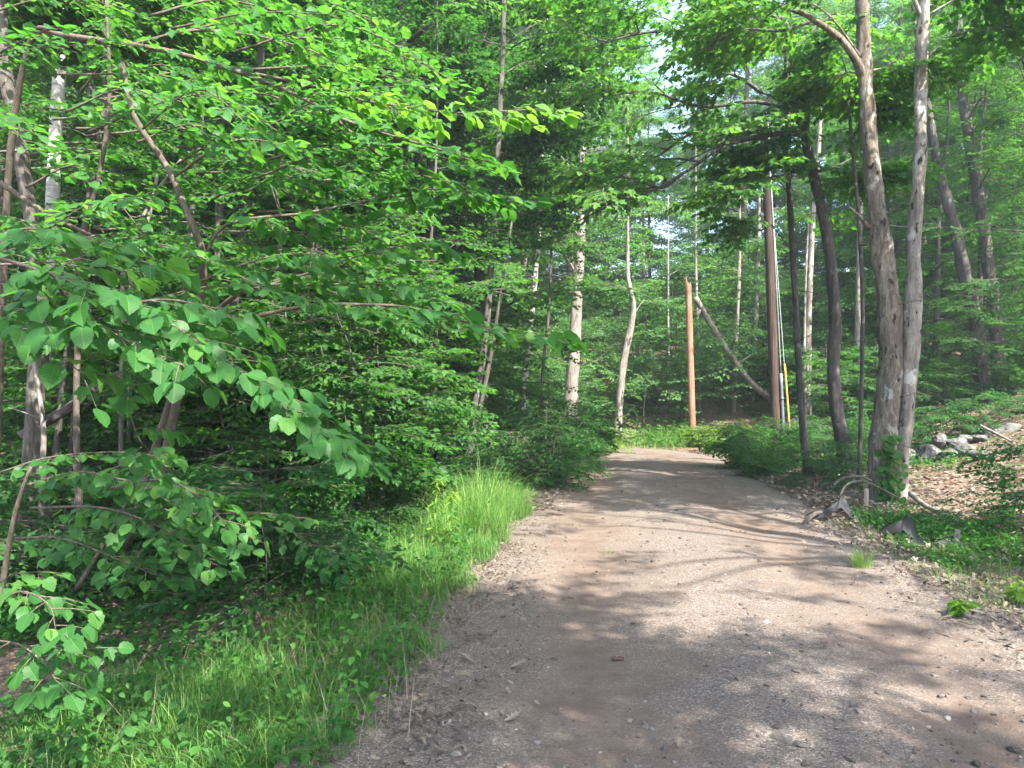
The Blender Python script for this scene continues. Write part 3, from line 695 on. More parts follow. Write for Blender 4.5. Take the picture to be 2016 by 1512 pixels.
# far trunks standing in the clearing at the bend
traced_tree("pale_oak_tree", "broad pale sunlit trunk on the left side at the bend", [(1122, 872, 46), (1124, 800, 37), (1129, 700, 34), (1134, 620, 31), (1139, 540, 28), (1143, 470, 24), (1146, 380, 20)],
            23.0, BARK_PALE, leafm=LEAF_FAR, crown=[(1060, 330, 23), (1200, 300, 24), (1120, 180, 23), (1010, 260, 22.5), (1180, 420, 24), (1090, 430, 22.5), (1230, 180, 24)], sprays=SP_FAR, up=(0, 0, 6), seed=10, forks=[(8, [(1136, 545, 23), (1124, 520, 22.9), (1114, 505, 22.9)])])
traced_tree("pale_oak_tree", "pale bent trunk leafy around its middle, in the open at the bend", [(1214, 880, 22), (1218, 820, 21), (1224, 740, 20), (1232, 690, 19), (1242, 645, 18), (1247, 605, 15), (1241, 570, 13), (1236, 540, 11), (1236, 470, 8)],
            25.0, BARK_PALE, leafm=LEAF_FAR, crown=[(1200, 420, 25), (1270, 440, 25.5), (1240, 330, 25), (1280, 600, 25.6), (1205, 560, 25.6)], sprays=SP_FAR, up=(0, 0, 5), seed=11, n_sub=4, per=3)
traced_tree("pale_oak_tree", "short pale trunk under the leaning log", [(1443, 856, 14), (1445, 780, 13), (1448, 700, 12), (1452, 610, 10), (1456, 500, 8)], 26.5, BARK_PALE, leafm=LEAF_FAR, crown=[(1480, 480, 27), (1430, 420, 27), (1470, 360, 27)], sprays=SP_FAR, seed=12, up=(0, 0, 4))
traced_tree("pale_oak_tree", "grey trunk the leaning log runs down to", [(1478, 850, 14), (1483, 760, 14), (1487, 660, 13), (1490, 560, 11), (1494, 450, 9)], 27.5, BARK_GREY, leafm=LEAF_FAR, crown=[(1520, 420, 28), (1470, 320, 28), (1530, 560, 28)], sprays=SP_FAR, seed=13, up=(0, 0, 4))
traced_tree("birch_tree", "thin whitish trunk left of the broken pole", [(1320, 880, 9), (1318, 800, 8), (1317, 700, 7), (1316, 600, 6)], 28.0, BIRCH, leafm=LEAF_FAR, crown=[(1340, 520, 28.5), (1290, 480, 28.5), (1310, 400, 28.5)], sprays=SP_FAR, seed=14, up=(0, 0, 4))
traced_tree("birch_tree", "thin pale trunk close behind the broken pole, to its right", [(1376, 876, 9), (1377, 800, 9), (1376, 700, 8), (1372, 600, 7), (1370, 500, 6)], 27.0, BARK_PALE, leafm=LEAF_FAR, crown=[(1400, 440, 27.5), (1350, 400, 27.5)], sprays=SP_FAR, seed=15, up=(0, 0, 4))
traced_tree("birch_tree", "pale double birch stem seen just left of the crooked tree", [(1592, 840, 17), (1591, 720, 17), (1592, 640, 16), (1595, 540, 15), (1600, 430, 14), (1610, 320, 12)], 22.0, BARK_GREY, leafm=LEAF, crown=[(1640, 240, 22.5), (1580, 200, 22.5), (1620, 120, 22)], sprays=SP_OVAL, seed=16, up=(0.2, 0, 4), forks=[(9, [(1586, 840, 21.8), (1584, 700, 21.8), (1586, 560, 21.8), (1592, 430, 21.8)])])
traced_tree("birch_tree", "pale trunk seen between the slender sapling and the paired trunks", [(1690, 840, 15), (1688, 700, 15), (1690, 560, 14), (1694, 420, 13)], 24.0, BARK_PALE, leafm=LEAF, crown=[(1740, 320, 24.5), (1660, 300, 24.5)], sprays=SP_OVAL, seed=17, up=(0.2, 0, 5))
# the left wood
traced_tree("cedar_tree", "stout dark furrowed trunk at the left edge behind the drooping hazel", [(50, 1112, 62), (55, 1020, 50), (62, 900, 47), (72, 760, 45), (80, 640, 42), (72, 500, 38), (40, 300, 36), (0, 0, 32)], 6.9, BARK, crown=[(60, -200, 7), (-100, -120, 7.5), (180, -240, 8)], sprays=SP_OVAL, seed=21, up=(0, 0, 4), flare=0.3, amp=0.16)
traced_tree("birch_tree", "white birch trunk with dark scars at upper left", [(78, 1000, 34), (86, 800, 34), (95, 600, 34), (102, 430, 34), (110, 250, 33), (120, 100, 32), (127, -20, 31)], 9.5, BIRCH, crown=[(40, -150, 9.5), (240, -200, 10), (0, -40, 10), (200, -60, 10.5)], sprays=SP_OVAL, seed=22, up=(0.2, 0, 5), amp=0.05)
traced_tree("witch_hazel_tree", "thin brown stem rising beside the stout dark trunk at left", [(92, 1060, 20), (108, 920, 18), (122, 780, 17), (138, 640, 16), (160, 480, 15), (185, 330, 14), (205, 200, 12), (205, 60, 10)], 7.6, BARK, crown=[(160, -80, 7.6), (280, -60, 7.8), (120, 40, 8)], sprays=SP_OVAL, seed=23, sides=9)
traced_tree("witch_hazel_tree", "second thin brown stem at left, crossing the white birch's right side", [(125, 1050, 18), (140, 900, 16), (150, 760, 15), (158, 600, 14), (170, 470, 13), (188, 380, 12), (212, 300, 11), (215, 150, 9)], 7.9, BARK_DARK, crown=[(260, 20, 8), (180, 0, 8.2)], sprays=SP_OVAL, seed=24, sides=9)
traced_tree("oak_tree", "dark trunk pair member standing in shade behind the tip of the drooping spray", [(440, 975, 30), (446, 880, 27), (452, 760, 25), (462, 620, 24), (480, 420, 22), (500, 200, 20), (520, 0, 18)], 10.0, BARK_DARK, crown=[(440, 60, 10.5), (560, -60, 10.5), (480, 200, 11), (600, 120, 11), (400, -60, 11)], sprays=SP_OVAL, seed=25, up=(0, 0, 5), leafm=LEAF_DARK)
traced_tree("birch_tree", "slim pale stem leaning right behind the drooping spray", [(473, 965, 17), (490, 880, 15), (508, 780, 14), (525, 660, 13), (545, 540, 12), (556, 440, 11)], 9.2, BARK, crown=[(600, 330, 9.5), (540, 300, 9.6)], sprays=SP_OVAL, seed=26, sides=9, leafm=LEAF_DARK)
traced_tree("oak_tree", "slender grey stem in the dim understory between drooping spray and fallen log", [(335, 960, 18), (345, 860, 17), (352, 740, 16), (360, 600, 15), (380, 400, 14), (400, 150, 12)], 9.6, BARK, crown=[(330, 40, 10), (460, 40, 10)], sprays=SP_OVAL, seed=27, sides=9, leafm=LEAF_DARK, up=(0, 0, 4))
traced_tree("oak_tree", "crooked lit stem with an elbow near its foot, left of the tall grass", [(848, 965, 22), (856, 925, 18), (862, 895, 17), (853, 860, 13), (853, 800, 14), (848, 700, 13), (846, 600, 11), (850, 450, 9), (860, 250, 6)], 12.2, BARK, crown=[(800, 420, 12.5), (900, 330, 12.5), (780, 180, 12.5), (880, 100, 12.5), (930, 480, 12.8)], sprays=SP_OVAL, seed=28, leafm=LEAF_DARK, up=(0, 0, 4), sides=10)
traced_tree("oak_tree", "dark double trunk leaning right, straight behind the tall grass clump", [(918, 955, 32), (926, 880, 26), (936, 800, 24), (948, 720, 22), (958, 640, 20), (966, 540, 18), (974, 400, 16), (985, 200, 14), (992, 0, 13)], 12.8, BARK, crown=[(900, 200, 13), (1040, 260, 13.2), (960, 60, 13), (1080, 120, 13.5), (880, 20, 13.5), (1040, 420, 13.5), (920, 360, 13), (1120, 200, 13.6), (1130, 40, 13.6), (1010, 340, 14), (860, 120, 14), (940, -40, 14.5), (1010, 0, 14.5), (1060, -60, 14.5)], sprays=SP_OVAL, seed=29, leafm=LEAF_DARK, up=(0, 0, 5), forks=[(14, [(930, 860, 12.8), (950, 780, 12.7), (968, 690, 12.7), (985, 580, 12.6), (1010, 420, 12.5)])])
traced_tree("birch_tree", "pale thin trunk leaning right behind the dark bush by the track", [(1020, 850, 19), (1030, 770, 18), (1042, 670, 17), (1052, 560, 16), (1060, 460, 14), (1064, 380, 12)], 17.0, BIRCH, leafm=LEAF, crown=[(1010, 280, 17), (1100, 250, 17.2), (1060, 140, 17), (1090, 380, 17.5), (1180, 160, 17), (1200, 60, 17), (960, 180, 17.5), (1150, 320, 17.4)], sprays=SP_OVAL, seed=30, up=(0.2, 0, 5))
traced_tree("oak_tree", "thin dark stem between the leaning birch and the broad pale trunk", [(1058, 850, 10), (1068, 740, 9), (1078, 640, 8), (1084, 540, 7), (1086, 440, 6)], 17.5, BARK_DARK, leafm=LEAF, crown=[(1060, 400, 17.5), (1120, 340, 18)], sprays=SP_OVAL, seed=31, sides=8)
traced_tree("oak_tree", "dark thick trunk in deep shade left of the crooked lit stem", [(826, 955, 26), (832, 860, 24), (838, 740, 23), (842, 600, 22), (846, 400, 20), (850, 100, 18)], 14.5, BARK_DARK, leafm=LEAF_DARK, crown=[(760, 300, 15), (900, 240, 15), (820, 100, 15), (740, 460, 15), (880, 460, 15)], sprays=SP_OVAL, seed=32, up=(0, 0, 5))
traced_tree("oak_tree", "dark trunk coming down behind the maple bough near the top, left of centre", [(610, 940, 26), (602, 700, 24), (594, 400, 22), (586, 200, 21), (580, 0, 20)], 12.0, BARK_DARK, leafm=LEAF_DARK, crown=[(520, 60, 12), (680, 120, 12.4), (620, 240, 12.4), (700, 20, 12), (560, 330, 12.5), (680, 380, 12.8)], sprays=SP_OVAL, seed=33, up=(0, 0, 5))
def bare_stem(label, pts, Y, w0, mat=DEADWOOD, name="dead_sapling"):
    q = catmull(np.array([W(a, b, Y) for a, b in pts]), 18); q[0, 2] = h1(q[0, 0], q[0, 1]) - 0.05
    mb = MB(); rng = np.random.default_rng(int(pts[0][0])); r = np.linspace(w0, w0 * 0.5, 18) / FPX * Y / 2
    V, F, uv = tube(q, r, 8, 0.08, 3); mb.add(V, F, 0.5, 0, uv, True)
    for _ in range(6):
        k = rng.integers(5, 17); pth = limb_path(q[k], rng.uniform(0, 6.3), rng.uniform(0.15, 0.6), rng.uniform(0, 0.9), 0.1, rng, 5); V, F, uv = tube(pth, np.linspace(r[k] * 0.5, 0.002, 5), 4); mb.add(V, F, 0.5, 0, uv, True)
    tag(link(name, mb.mesh(name, [mat], q[0]), None, q[0]), label, "dead sapling")
bare_stem("thin dead grey stem leaning right in front of the dark understory", [(772, 965), (782, 890), (792, 820), (800, 780)], 11.5, 8)
bare_stem("forked dead stem leaning right at upper left behind the hazel leaves", [(250, 560), (290, 440), (312, 330), (322, 270)], 8.2, 9)
bare_stem("dead leaning stem with pale broken tip at upper left", [(235, 520), (280, 430), (320, 360), (360, 310)], 7.6, 10)
bare_stem("pale dead stem with flaking bark beside the stout dark trunk", [(80, 960), (86, 860), (78, 780), (62, 690), (56, 640)], 6.4, 12)
rl = np.random.default_rng(55)
print("traced", round(time.time() - T0, 1))

# ------------------------------------------------------------------ trees behind the photographer: their boughs throw the shade at the bottom of the picture
def shade_tree(label, base, spots, seed, r0=0.16):
    rng = np.random.default_rng(seed); wood, lv = MB(), MB(); b = np.array([base[0], base[1], h1(*base)])
    path = catmull(np.array([b - [0, 0, 0.2], b + [0.1, 0, 4], b + [0.0, 0.15, 9], b + [0.2, 0, 14]]), 24)
    V, F, uv = tube(path, np.linspace(r0, r0 * 0.3, 24), 10, 0.1, seed, flare=0.4); wood.add(V, F, 0.5, 0, uv, True)
    for gx, gy, r, z in spots:
        tp = np.array([gx, gy, 0]) + SUN * (z / SUN[2])
        k = np.argmin(np.abs(path[:, 2] - (z - 1.2))); mid = (path[k] + tp) / 2 + [0, 0, 0.4]
        pth = catmull(np.array([path[k], mid, tp]), 9); V, F, uv = tube(pth, np.linspace(0.05, 0.015, 9), 6); wood.add(V, F, 0.5, 0, uv, True)
        n = int(80 * r * r + 8) if r > 0.45 else 3
        a = rng.uniform(0, 6.3, n); q = np.sqrt(rng.random(n)) * r
        pos = tp + np.column_stack([q * np.cos(a), q * np.sin(a), rng.normal(0, 0.35, n)])
        pos = pos[ok_spray(pos, rng)] if r > 0.45 else pos
        scatter_sprays(lv, SP_OVAL, pos, rng.uniform(0, 6.3, len(pos)), rng, (0.8, 1.3))
    t = thing("maple_tree", label, "tree", b); link("trunk", wood.mesh("trunk", [BARK], b), t); link("crown", lv.mesh("crown", [LEAF, TWIG], b), t)
shade_tree("maple behind the photographer on the right of the track", (4.6, -3.5), [(0.2, 3.9, 0.9, 8), (1.0, 4.7, 0.8, 8.5), (2.4, 3.6, 0.8, 9), (3.3, 3.5, 0.7, 8), (0.1, 5.0, 0.7, 7.5), (2.0, 4.6, 0.55, 9.5), (2.9, 5.15, 0.5, 9), (1.4, 4.0, 0.55, 8), (0.9, 5.5, 0.5, 8.5), (4.3, 4.9, 0.8, 8), (4.6, 6.0, 0.7, 7), (0.4, 3.0, 0.8, 8), (1.6, 2.9, 0.9, 8)], 101)
shade_tree("maple behind the photographer at the left edge of the track", (-2.6, -4.0), [(-0.6, 4.1, 0.7, 7), (-0.4, 5.4, 0.5, 8), (-1.4, 5.7, 0.5, 7.5), (-2.8, 5.2, 0.6, 8)], 102)
shade_tree("maple beside the photographer on the right bank", (8.0, 1.5), [(2.6, 11.2, 0.8, 8), (4.2, 10.8, 0.9, 7), (1.2, 11.6, 0.9, 9), (3.3, 12.4, 0.9, 8), (5.0, 9.0, 0.7, 7), (3.3, 8.8, 0.3, 8), (2.9, 7.6, 0.28, 9), (2.4, 6.5, 0.25, 9), (3.4, 6.6, 0.38, 8), (3.2, 5.9, 0.3, 8.5), (1.0, 9.9, 0.4, 9), (0.6, 9.1, 0.25, 9), (1.3, 6.1, 0.35, 9), (0.9, 6.6, 0.25, 9), (3.6, 7.3, 0.3, 8), (2.2, 9.9, 0.35, 9), (3.1, 10.2, 0.4, 9), (5.4, 7.4, 0.8, 7), (4.6, 12.3, 0.8, 8), (4.2, 13.2, 0.8, 8), (5.2, 11.9, 0.6, 8), (2.2, 13.4, 0.9, 9), (3.9, 14, 1.0, 9)], 103)

# ------------------------------------------------------------------ the wood behind: whole trees, each a thing
def scatter(n, sampler, dmin, rng, taken):
    out = []; tries = 0
    while len(out) < n and tries < n * 60:
        tries += 1; x, y = sampler()
        if all((x - a) ** 2 + (y - b) ** 2 > dmin * dmin for a, b in taken):
            out.append((x, y)); taken.append((x, y))
    return out
rw = np.random.default_rng(11); taken = []
def clear_view(x, y, r=0.8):
    px = CX + x / y * FPX
    if abs(side(x, y)) < HALF + 0.7: return False
    if y < 26:
        for a, b in ((1105, 1165), (1195, 1260), (1335, 1500), (1500, 1560)):
            if a - r * FPX / y < px < b + r * FPX / y: return False
    return True
def shades_bend(x, y, top):
    """would a crown here keep the sun off the open bend or off the trees behind it"""
    for h in np.arange(4, top, 0.8):
        t = h / SUN[2]; a, b = x - SUN[0] * t, y - SUN[1] * t
        if 0 < a < 7 and 16 < b < 24: return True
        t = (h - 4) / SUN[2]; a, b = x - SUN[0] * t, y - SUN[1] * t
        if h > 5 and -1.5 < a < 8.5 and 23 < b < 38 and (a - x) ** 2 + (b - y) ** 2 > 4: return True
    return False
def far_s():
    while True:
        y = rw.uniform(29, 62); x = rw.uniform(-0.75, 0.75) * y + rw.uniform(-3, 3)
        if abs(side(x, y)) > HALF + 1.2 and clear_view(x, y) and not (y < 33 and shades_bend(x, y, 17)): return x, y
for i, (x, y) in enumerate(scatter(95, far_s, 2.2, rw, taken)):
    g = ("far trees behind the left wood", "green forest tree standing deep in the wood left of the bend") if x < 0.02 * y else (("far trees closing the bend", "green forest tree in the wall of trees beyond the bend of the track") if x < 0.36 * y else ("far trees up the right slope", "green forest tree far up the slope right of the utility pole"))
    gap = 1225 < CX + x / y * FPX < 1440
    plant(f"far{rw.integers(4)}", "forest_tree", g[1], "tree", x, y, rw.uniform(0, 6.3), rw.uniform(0.6, 0.74) if gap else rw.uniform(0.8, 1.15), g[0])
def left_s():
    while True:
        y = rw.uniform(10.5, 29); x = rw.uniform(-0.72, 0.06) * y
        if side(x, y) < -HALF - 1.5 and clear_view(x, y): return x, y
for x, y in scatter(34, left_s, 1.3, rw, taken):
    plant(f"mid{rw.integers(3)}", "forest_tree", "slender dark trunked tree in the shaded wood left of the track", "tree", x, y, rw.uniform(0, 6.3), rw.uniform(0.8, 1.1), "slender trees of the left wood")
def right_s():
    while True:
        y = rw.uniform(15, 30); x = rw.uniform(0.40, 0.74) * y
        if side(x, y) > HALF + 2.2 and clear_view(x, y) and not shades_bend(x, y, 13): return x, y
for x, y in scatter(14, right_s, 1.8, rw, taken):
    if ok_spray(np.array([[x, y, 5.0]]), rw)[0]:
        plant(f"mid{rw.integers(3)}", "forest_tree", "slender leafy tree growing on the bank right of the track", "tree", x, y, rw.uniform(0, 6.3), rw.uniform(0.8, 1.05), "slender trees of the right bank")
taken = []
def us_left():
    while True:
        y = rw.uniform(9.5, 26); x = rw.uniform(-0.72, 0.05) * y
        if side(x, y) < -HALF - 1.6 and clear_view(x, y, 1.0): return x, y
for x, y in scatter(110, us_left, 0.7, rw, taken):
    plant(f"sap{rw.integers(3)}", "understory_sapling", "dark layered sapling filling the shade under the left wood", "sapling", x, y, rw.uniform(0, 6.3), rw.uniform(0.75, 1.15), "saplings under the left wood")
def us_left_near():
    while True:
        y = rw.uniform(8.2, 13); x = (rw.uniform(60, 760) - CX) / FPX * y
        if side(x, y) < -HALF - 1.1: return x, y
for x, y in scatter(46, us_left_near, 0.55, rw, taken):
    plant(f"{['sap', 'msap'][rw.integers(2)]}{rw.integers(2)}", "understory_sapling", "bright leafy sapling at the front of the left wood behind the hazels", "sapling", x, y, rw.uniform(0, 6.3), rw.uniform(0.55, 1.1), "saplings at the front of the left wood")
def us_right():
    while True:
        y = rw.uniform(13, 28); x = rw.uniform(0.36, 0.74) * y
        if side(x, y) > HALF + 1.8 and clear_view(x, y, 1.0) and not (y < 18.5 and x > 6): return x, y
for x, y in scatter(40, us_right, 0.9, rw, taken):
    plant(f"{['sap', 'msap'][rw.integers(2)]}{rw.integers(2)}", "understory_sapling", "leafy sapling on the bank among the right hand trunks", "sapling", x, y, rw.uniform(0, 6.3), rw.uniform(0.6, 1.0), "saplings on the right bank")
def us_far():
    while True:
        y = rw.uniform(24.6, 31) if rw.random() < 0.55 else rw.uniform(27, 46); x = rw.uniform(-0.3, 0.5) * y
        if abs(side(x, y)) > HALF + 1.0 and (clear_view(x, y) or (y > 24.6 and not any(a < CX + x / y * FPX < b for a, b in ((1185, 1265), (1325, 1490))))): return x, y
for x, y in scatter(120, us_far, 0.75, rw, taken):
    plant(f"fsap{rw.integers(2)}", "understory_sapling", "pale green sapling among the trunks beyond the bend", "sapling", x, y, rw.uniform(0, 6.3), rw.uniform(0.7, 1.2), "saplings beyond the bend")
print("wood", round(time.time() - T0, 1))

# ------------------------------------------------------------------ bushes along the track, each a thing
def gb(px, Y): return (px - CX) / FPX * Y
for lab, key, px, Y, rz, s in [
        ("dark green bush crowding the left edge of the track, nearest of its row", "bush0", 1075, 12.6, 0.3, 1.15), ("dark bush behind the nearest one, tallest in the row left of the track", "bush0", 1065, 14.2, 1.9, 1.45),
        ("dark bush deepest in the shade behind the tall grass clump", "bush0", 985, 14.0, 2.9, 1.3), ("dark green bush whose right tip touches the sunny track", "bush0", 1110, 15.4, 4.4, 1.25),
        ("sunlit yellowish bush at the foot of the broad pale trunk", "bush1", 1125, 18.5, 0.5, 1.15), ("small sunlit bush leaning over the track's left edge at the bend", "bush2", 1150, 19.5, 1.5, 1.3),
        ("large rounded green bush right of the track below the utility pole", "bush1", 1488, 15.6, 0.8, 0.98), ("low half of the green bushes right of the track, nearest the camera", "bush1", 1500, 14.2, 2.1, 0.72),
        ("green bush hiding the foot of the utility pole", "bush1", 1535, 17.6, 3.3, 0.9), ("bright yellow green bush at the right edge of the bend", "bush2", 1408, 21.0, 0.2, 1.2),
        ("bright low weeds between the yellow bush and the green bush", "bush2", 1445, 19.6, 2.4, 1.1), ("small bright bush in front of the broken pole", "bush2", 1385, 22.6, 4.0, 0.8)]:
    plant(key, "roadside_bush", lab, "bush", gb(px, Y), Y, rz, s)
# low leafy plants of the right bank and under the left wood
taken = []
def low_s():
    while True:
        y = rw.uniform(8.0, 17); x = rw.uniform(0.40, 0.72) * y
        px = CX + x / y * FPX
        if side(x, y) > HALF + 0.9 and not (1580 < px < 1800 and y < 12) and not (px > 1750 and 8.8 < y < 16): return x, y
for x, y in scatter(26, low_s, 0.7, rw, taken):
    plant(f"low{rw.integers(2)}", "understory_seedling", "knee high leafy seedling on the brown bank right of the paired trunks", "seedling", x, y, rw.uniform(0, 6.3), rw.uniform(0.35, 0.8), "seedlings on the right bank")
def low_l():
    while True:
        y = rw.uniform(5.6, 16); x = rw.uniform(-0.70, 0.0) * y
        if side(x, y) < -HALF - 0.9: return x, y
for x, y in scatter(80, low_l, 0.45, rw, taken):
    plant(f"low{rw.integers(2)}", "understory_seedling", "knee high leafy seedling on the forest floor left of the track", "seedling", x, y, rw.uniform(0, 6.3), rw.uniform(0.4, 0.9), "seedlings on the left forest floor")

# ------------------------------------------------------------------ near shrubs at left, leaf by leaf
def near_shrub(label, stems, branches, name="hazel_shrub", seed=1, cat="shrub", fill=()):
    rng = np.random.default_rng(seed); wood, lv = MB(), MB(); base = None
    for w0, pts in stems:
        q = catmull(np.array([W(*p) for p in pts]), 22)
        if base is None: base = np.array([q[0, 0], q[0, 1], h1(q[0, 0], q[0, 1])])
        r = np.linspace(w0, w0 * 0.45, 22) / FPX * q[:, 1] / 2
        V, F, uv = tube(q, r, 8, 0.08, seed); wood.add(V, F, 0.5, 0, uv, True)
    P, YW, PT, RL, SZ, TN, KIND = [], [], [], [], [], [], []
    def leaf_at(p, d, s, k, droop, tint):
        P.append(p); YW.append(math.atan2(d[1], d[0])); PT.append(droop); RL.append(rng.normal(0, 0.38)); SZ.append(s); TN.append(tint); KIND.append(k)
    def twig(p, d, l, size, k, droop, tint, r):
        n = max(2, int(l / (size * 0.55)))
        pth = p + np.outer(np.linspace(0, l, 5), d) + np.outer(np.linspace(0, 1, 5) ** 2, [0, 0, -0.16 * l])
        V, F, uv = tube(pth, np.linspace(r, 0.0012, 5), 4, cap=False); wood.add(V, F, 0.5, 0, uv, True)
        az = math.atan2(d[1], d[0])
        for j in range(n):
            u = (j + 0.8) / n * 4; b = int(min(u, 3)); q = pth[b] + (pth[b + 1] - pth[b]) * (u - b)
            a = az + (1 if j % 2 else -1) * rng.uniform(0.5, 1.2)
            pt = np.array([math.cos(a), math.sin(a), -0.2]); q2 = q + pt * size * 0.22
            V, F, uv = tube(np.array([q, q2]), [0.0013, 0.0010], 3, cap=False); wood.add(V, F, 0.5, 1, uv)
            leaf_at(q2, pt, size * (rng.uniform(0.72, 1.15) if rng.random() < 0.75 else rng.uniform(0.4, 0.7)), k if k else (1 if rng.random() < 0.15 else 0), droop + rng.normal(0, 0.25), tint + rng.normal(0, 0.14))
        leaf_at(pth[-1], d, size * rng.uniform(0.8, 1.15), k, droop + rng.normal(0, 0.2), tint)
    for br in list(branches) + list(fill):
        w0, pts, size, k, droop, tint, dens = br
        q = catmull(np.array([p if len(p) == 3 and isinstance(p, np.ndarray) else W(*p) for p in pts]), 20)
        L = np.linalg.norm(np.diff(q, axis=0), axis=1).sum()
        V, F, uv = tube(q, np.linspace(w0, max(1.4, w0 * 0.25), 20) / FPX * q[:, 1] / 2, 6, 0.05, seed); wood.add(V, F, 0.5, 0, uv, True)
        n = max(3, int(L * dens)); d0 = (q[-1] - q[0]) / np.linalg.norm(q[-1] - q[0]); az0 = math.atan2(d0[1], d0[0])
        for j in range(n):
            t = 0.15 + 0.85 * (j + 0.5) / n; u = t * 19; b = int(min(u, 18)); p = q[b] + (q[b + 1] - q[b]) * (u - b)
            a = az0 + (1 if j % 2 else -1) * rng.uniform(0.45, 1.1)
            twig(p, np.array([math.cos(a), math.sin(a), rng.uniform(-0.28, 0.12)]), rng.uniform(0.10, 0.30) * (1.2 - 0.5 * t) * size / 0.09, size, k, droop, tint, 0.003)
        twig(q[-1], d0, size * 1.5, size, k, droop, tint, 0.002)
    P, YW, PT, RL, SZ, TN, KIND = map(np.array, (P, YW, PT, RL, SZ, TN, KIND))
    KIND = np.where((KIND == 0) & (rng.random(len(KIND)) < 0.7), rng.choice([3, 4, 5, 5], len(KIND)), KIND)
    TN = np.where(rng.random(len(TN)) < 0.05, rng.uniform(0.75, 1.0, len(TN)), TN)
    for k, lf in enumerate((HAZEL, MAPLE, OVATE, HAZEL_B, HAZEL_C, LOBED)):
        s = KIND == k
        if s.any(): add_leaves(lv, lf, P[s], YW[s], PT[s], RL[s], SZ[s], np.clip(TN[s], 0, 1))
    t = thing(name, label, cat, base)
    link("stems", wood.mesh("stems", [TWIG, LEAF_NEAR], base), t); link("leaves", lv.mesh("leaves", [LEAF_NEAR], base), t)
    return t
# the low bough that reaches furthest towards the camera
near_shrub("hazel shrub whose big leaved bough droops nearest the camera at left",
    [(16, [(-60, 1500, 3.4), (-55, 1000, 3.35), (-40, 650, 3.3), (-10, 510, 3.2)])],
    [(9, [(-30, 500, 3.25), (70, 530, 3.15), (150, 560, 3.1), (300, 620, 3.05), (420, 690, 3.0), (520, 770, 2.95), (600, 830, 2.92), (680, 878, 2.9)], 0.088, 0, 0.6, 0.5, 24),
     (6, [(60, 545, 3.1), (80, 620, 3.05), (110, 690, 3.0), (160, 735, 2.98)], 0.095, 0, 0.75, 0.46, 16),
     (6, [(240, 600, 3.1), (330, 590, 3.2), (430, 610, 3.3), (470, 640, 3.3)], 0.092, 0, 0.6, 0.45, 18),
     (6, [(-20, 470, 3.6), (60, 450, 3.6), (180, 470, 3.6), (290, 520, 3.6)], 0.098, 0, 0.5, 0.46, 18),
     (5, [(100, 555, 3.1), (200, 640, 3.0), (290, 690, 2.95), (360, 720, 2.9)], 0.09, 0, 0.75, 0.46, 18), (5, [(-30, 600, 3.3), (40, 610, 3.2), (110, 640, 3.1)], 0.09, 0, 0.6, 0.4, 14),
     (5, [(0, 560, 3.4), (60, 560, 3.3), (130, 520, 3.2), (160, 505, 3.2)], 0.10, 0, 0.3, 0.7, 12),
     (4, [(200, 730, 3.3), (245, 790, 3.25), (272, 860, 3.2), (292, 885, 3.2)], 0.085, 1, 0.6, 0.4, 9)], seed=201)
near_shrub("low hazel shrub with wide leaves spreading at the left edge over the litter",
    [(14, [(-10, 1230, 5.0), (10, 1120, 5.0), (30, 1010, 4.9), (60, 920, 4.8)]), (10, [(150, 1160, 5.1), (200, 1080, 5.0), (250, 990, 4.9), (300, 930, 4.8)])],
    [(6, [(40, 960, 4.9), (150, 930, 4.7), (260, 950, 4.5), (330, 985, 4.4)], 0.082, 0, 0.35, 0.39, 18), (6, [(60, 1000, 4.7), (200, 1000, 4.4), (320, 1040, 4.2), (420, 1110, 4.1)], 0.078, 0, 0.5, 0.44, 18),
     (6, [(220, 960, 4.4), (320, 945, 4.2), (400, 985, 4.1), (470, 1065, 4.0)], 0.074, 0, 0.6, 0.51, 18), (5, [(30, 1060, 4.7), (120, 1060, 4.5), (230, 1100, 4.3), (300, 1130, 4.2)], 0.078, 0, 0.4, 0.34, 17),
     (5, [(250, 980, 4.8), (360, 1010, 4.8), (500, 1010, 4.9), (600, 1020, 5.0)], 0.07, 0, 0.4, 0.48, 17), (5, [(0, 930, 5.2), (100, 900, 5.1), (230, 890, 5.0), (320, 900, 5)], 0.07, 0, 0.3, 0.36, 17),
     (4, [(200, 930, 4.4), (270, 905, 4.3), (300, 885, 4.2)], 0.07, 0, 0.5, 0.48, 17)], seed=202)
near_shrub("hazel shrub at the lower left corner with broad leaves low over the ground",
    [(10, [(-60, 1500, 3.6), (-50, 1350, 3.5), (-20, 1230, 3.4), (10, 1180, 3.3)])],
    [(5, [(-20, 1200, 3.4), (40, 1165, 3.2), (95, 1190, 3.1), (110, 1240, 3.05)], 0.078, 0, 0.6, 0.42, 12), (5, [(-20, 1260, 3.4), (40, 1270, 3.2), (90, 1310, 3.1), (110, 1340, 3.05)], 0.082, 0, 0.6, 0.36, 11),
     (4, [(20, 1300, 3.3), (80, 1280, 3.2), (130, 1270, 3.2), (150, 1290, 3.1)], 0.066, 0, 0.5, 0.35, 10), (4, [(-20, 1160, 3.5), (30, 1130, 3.4), (60, 1140, 3.4)], 0.070, 0, 0.4, 0.6, 10)], seed=203)
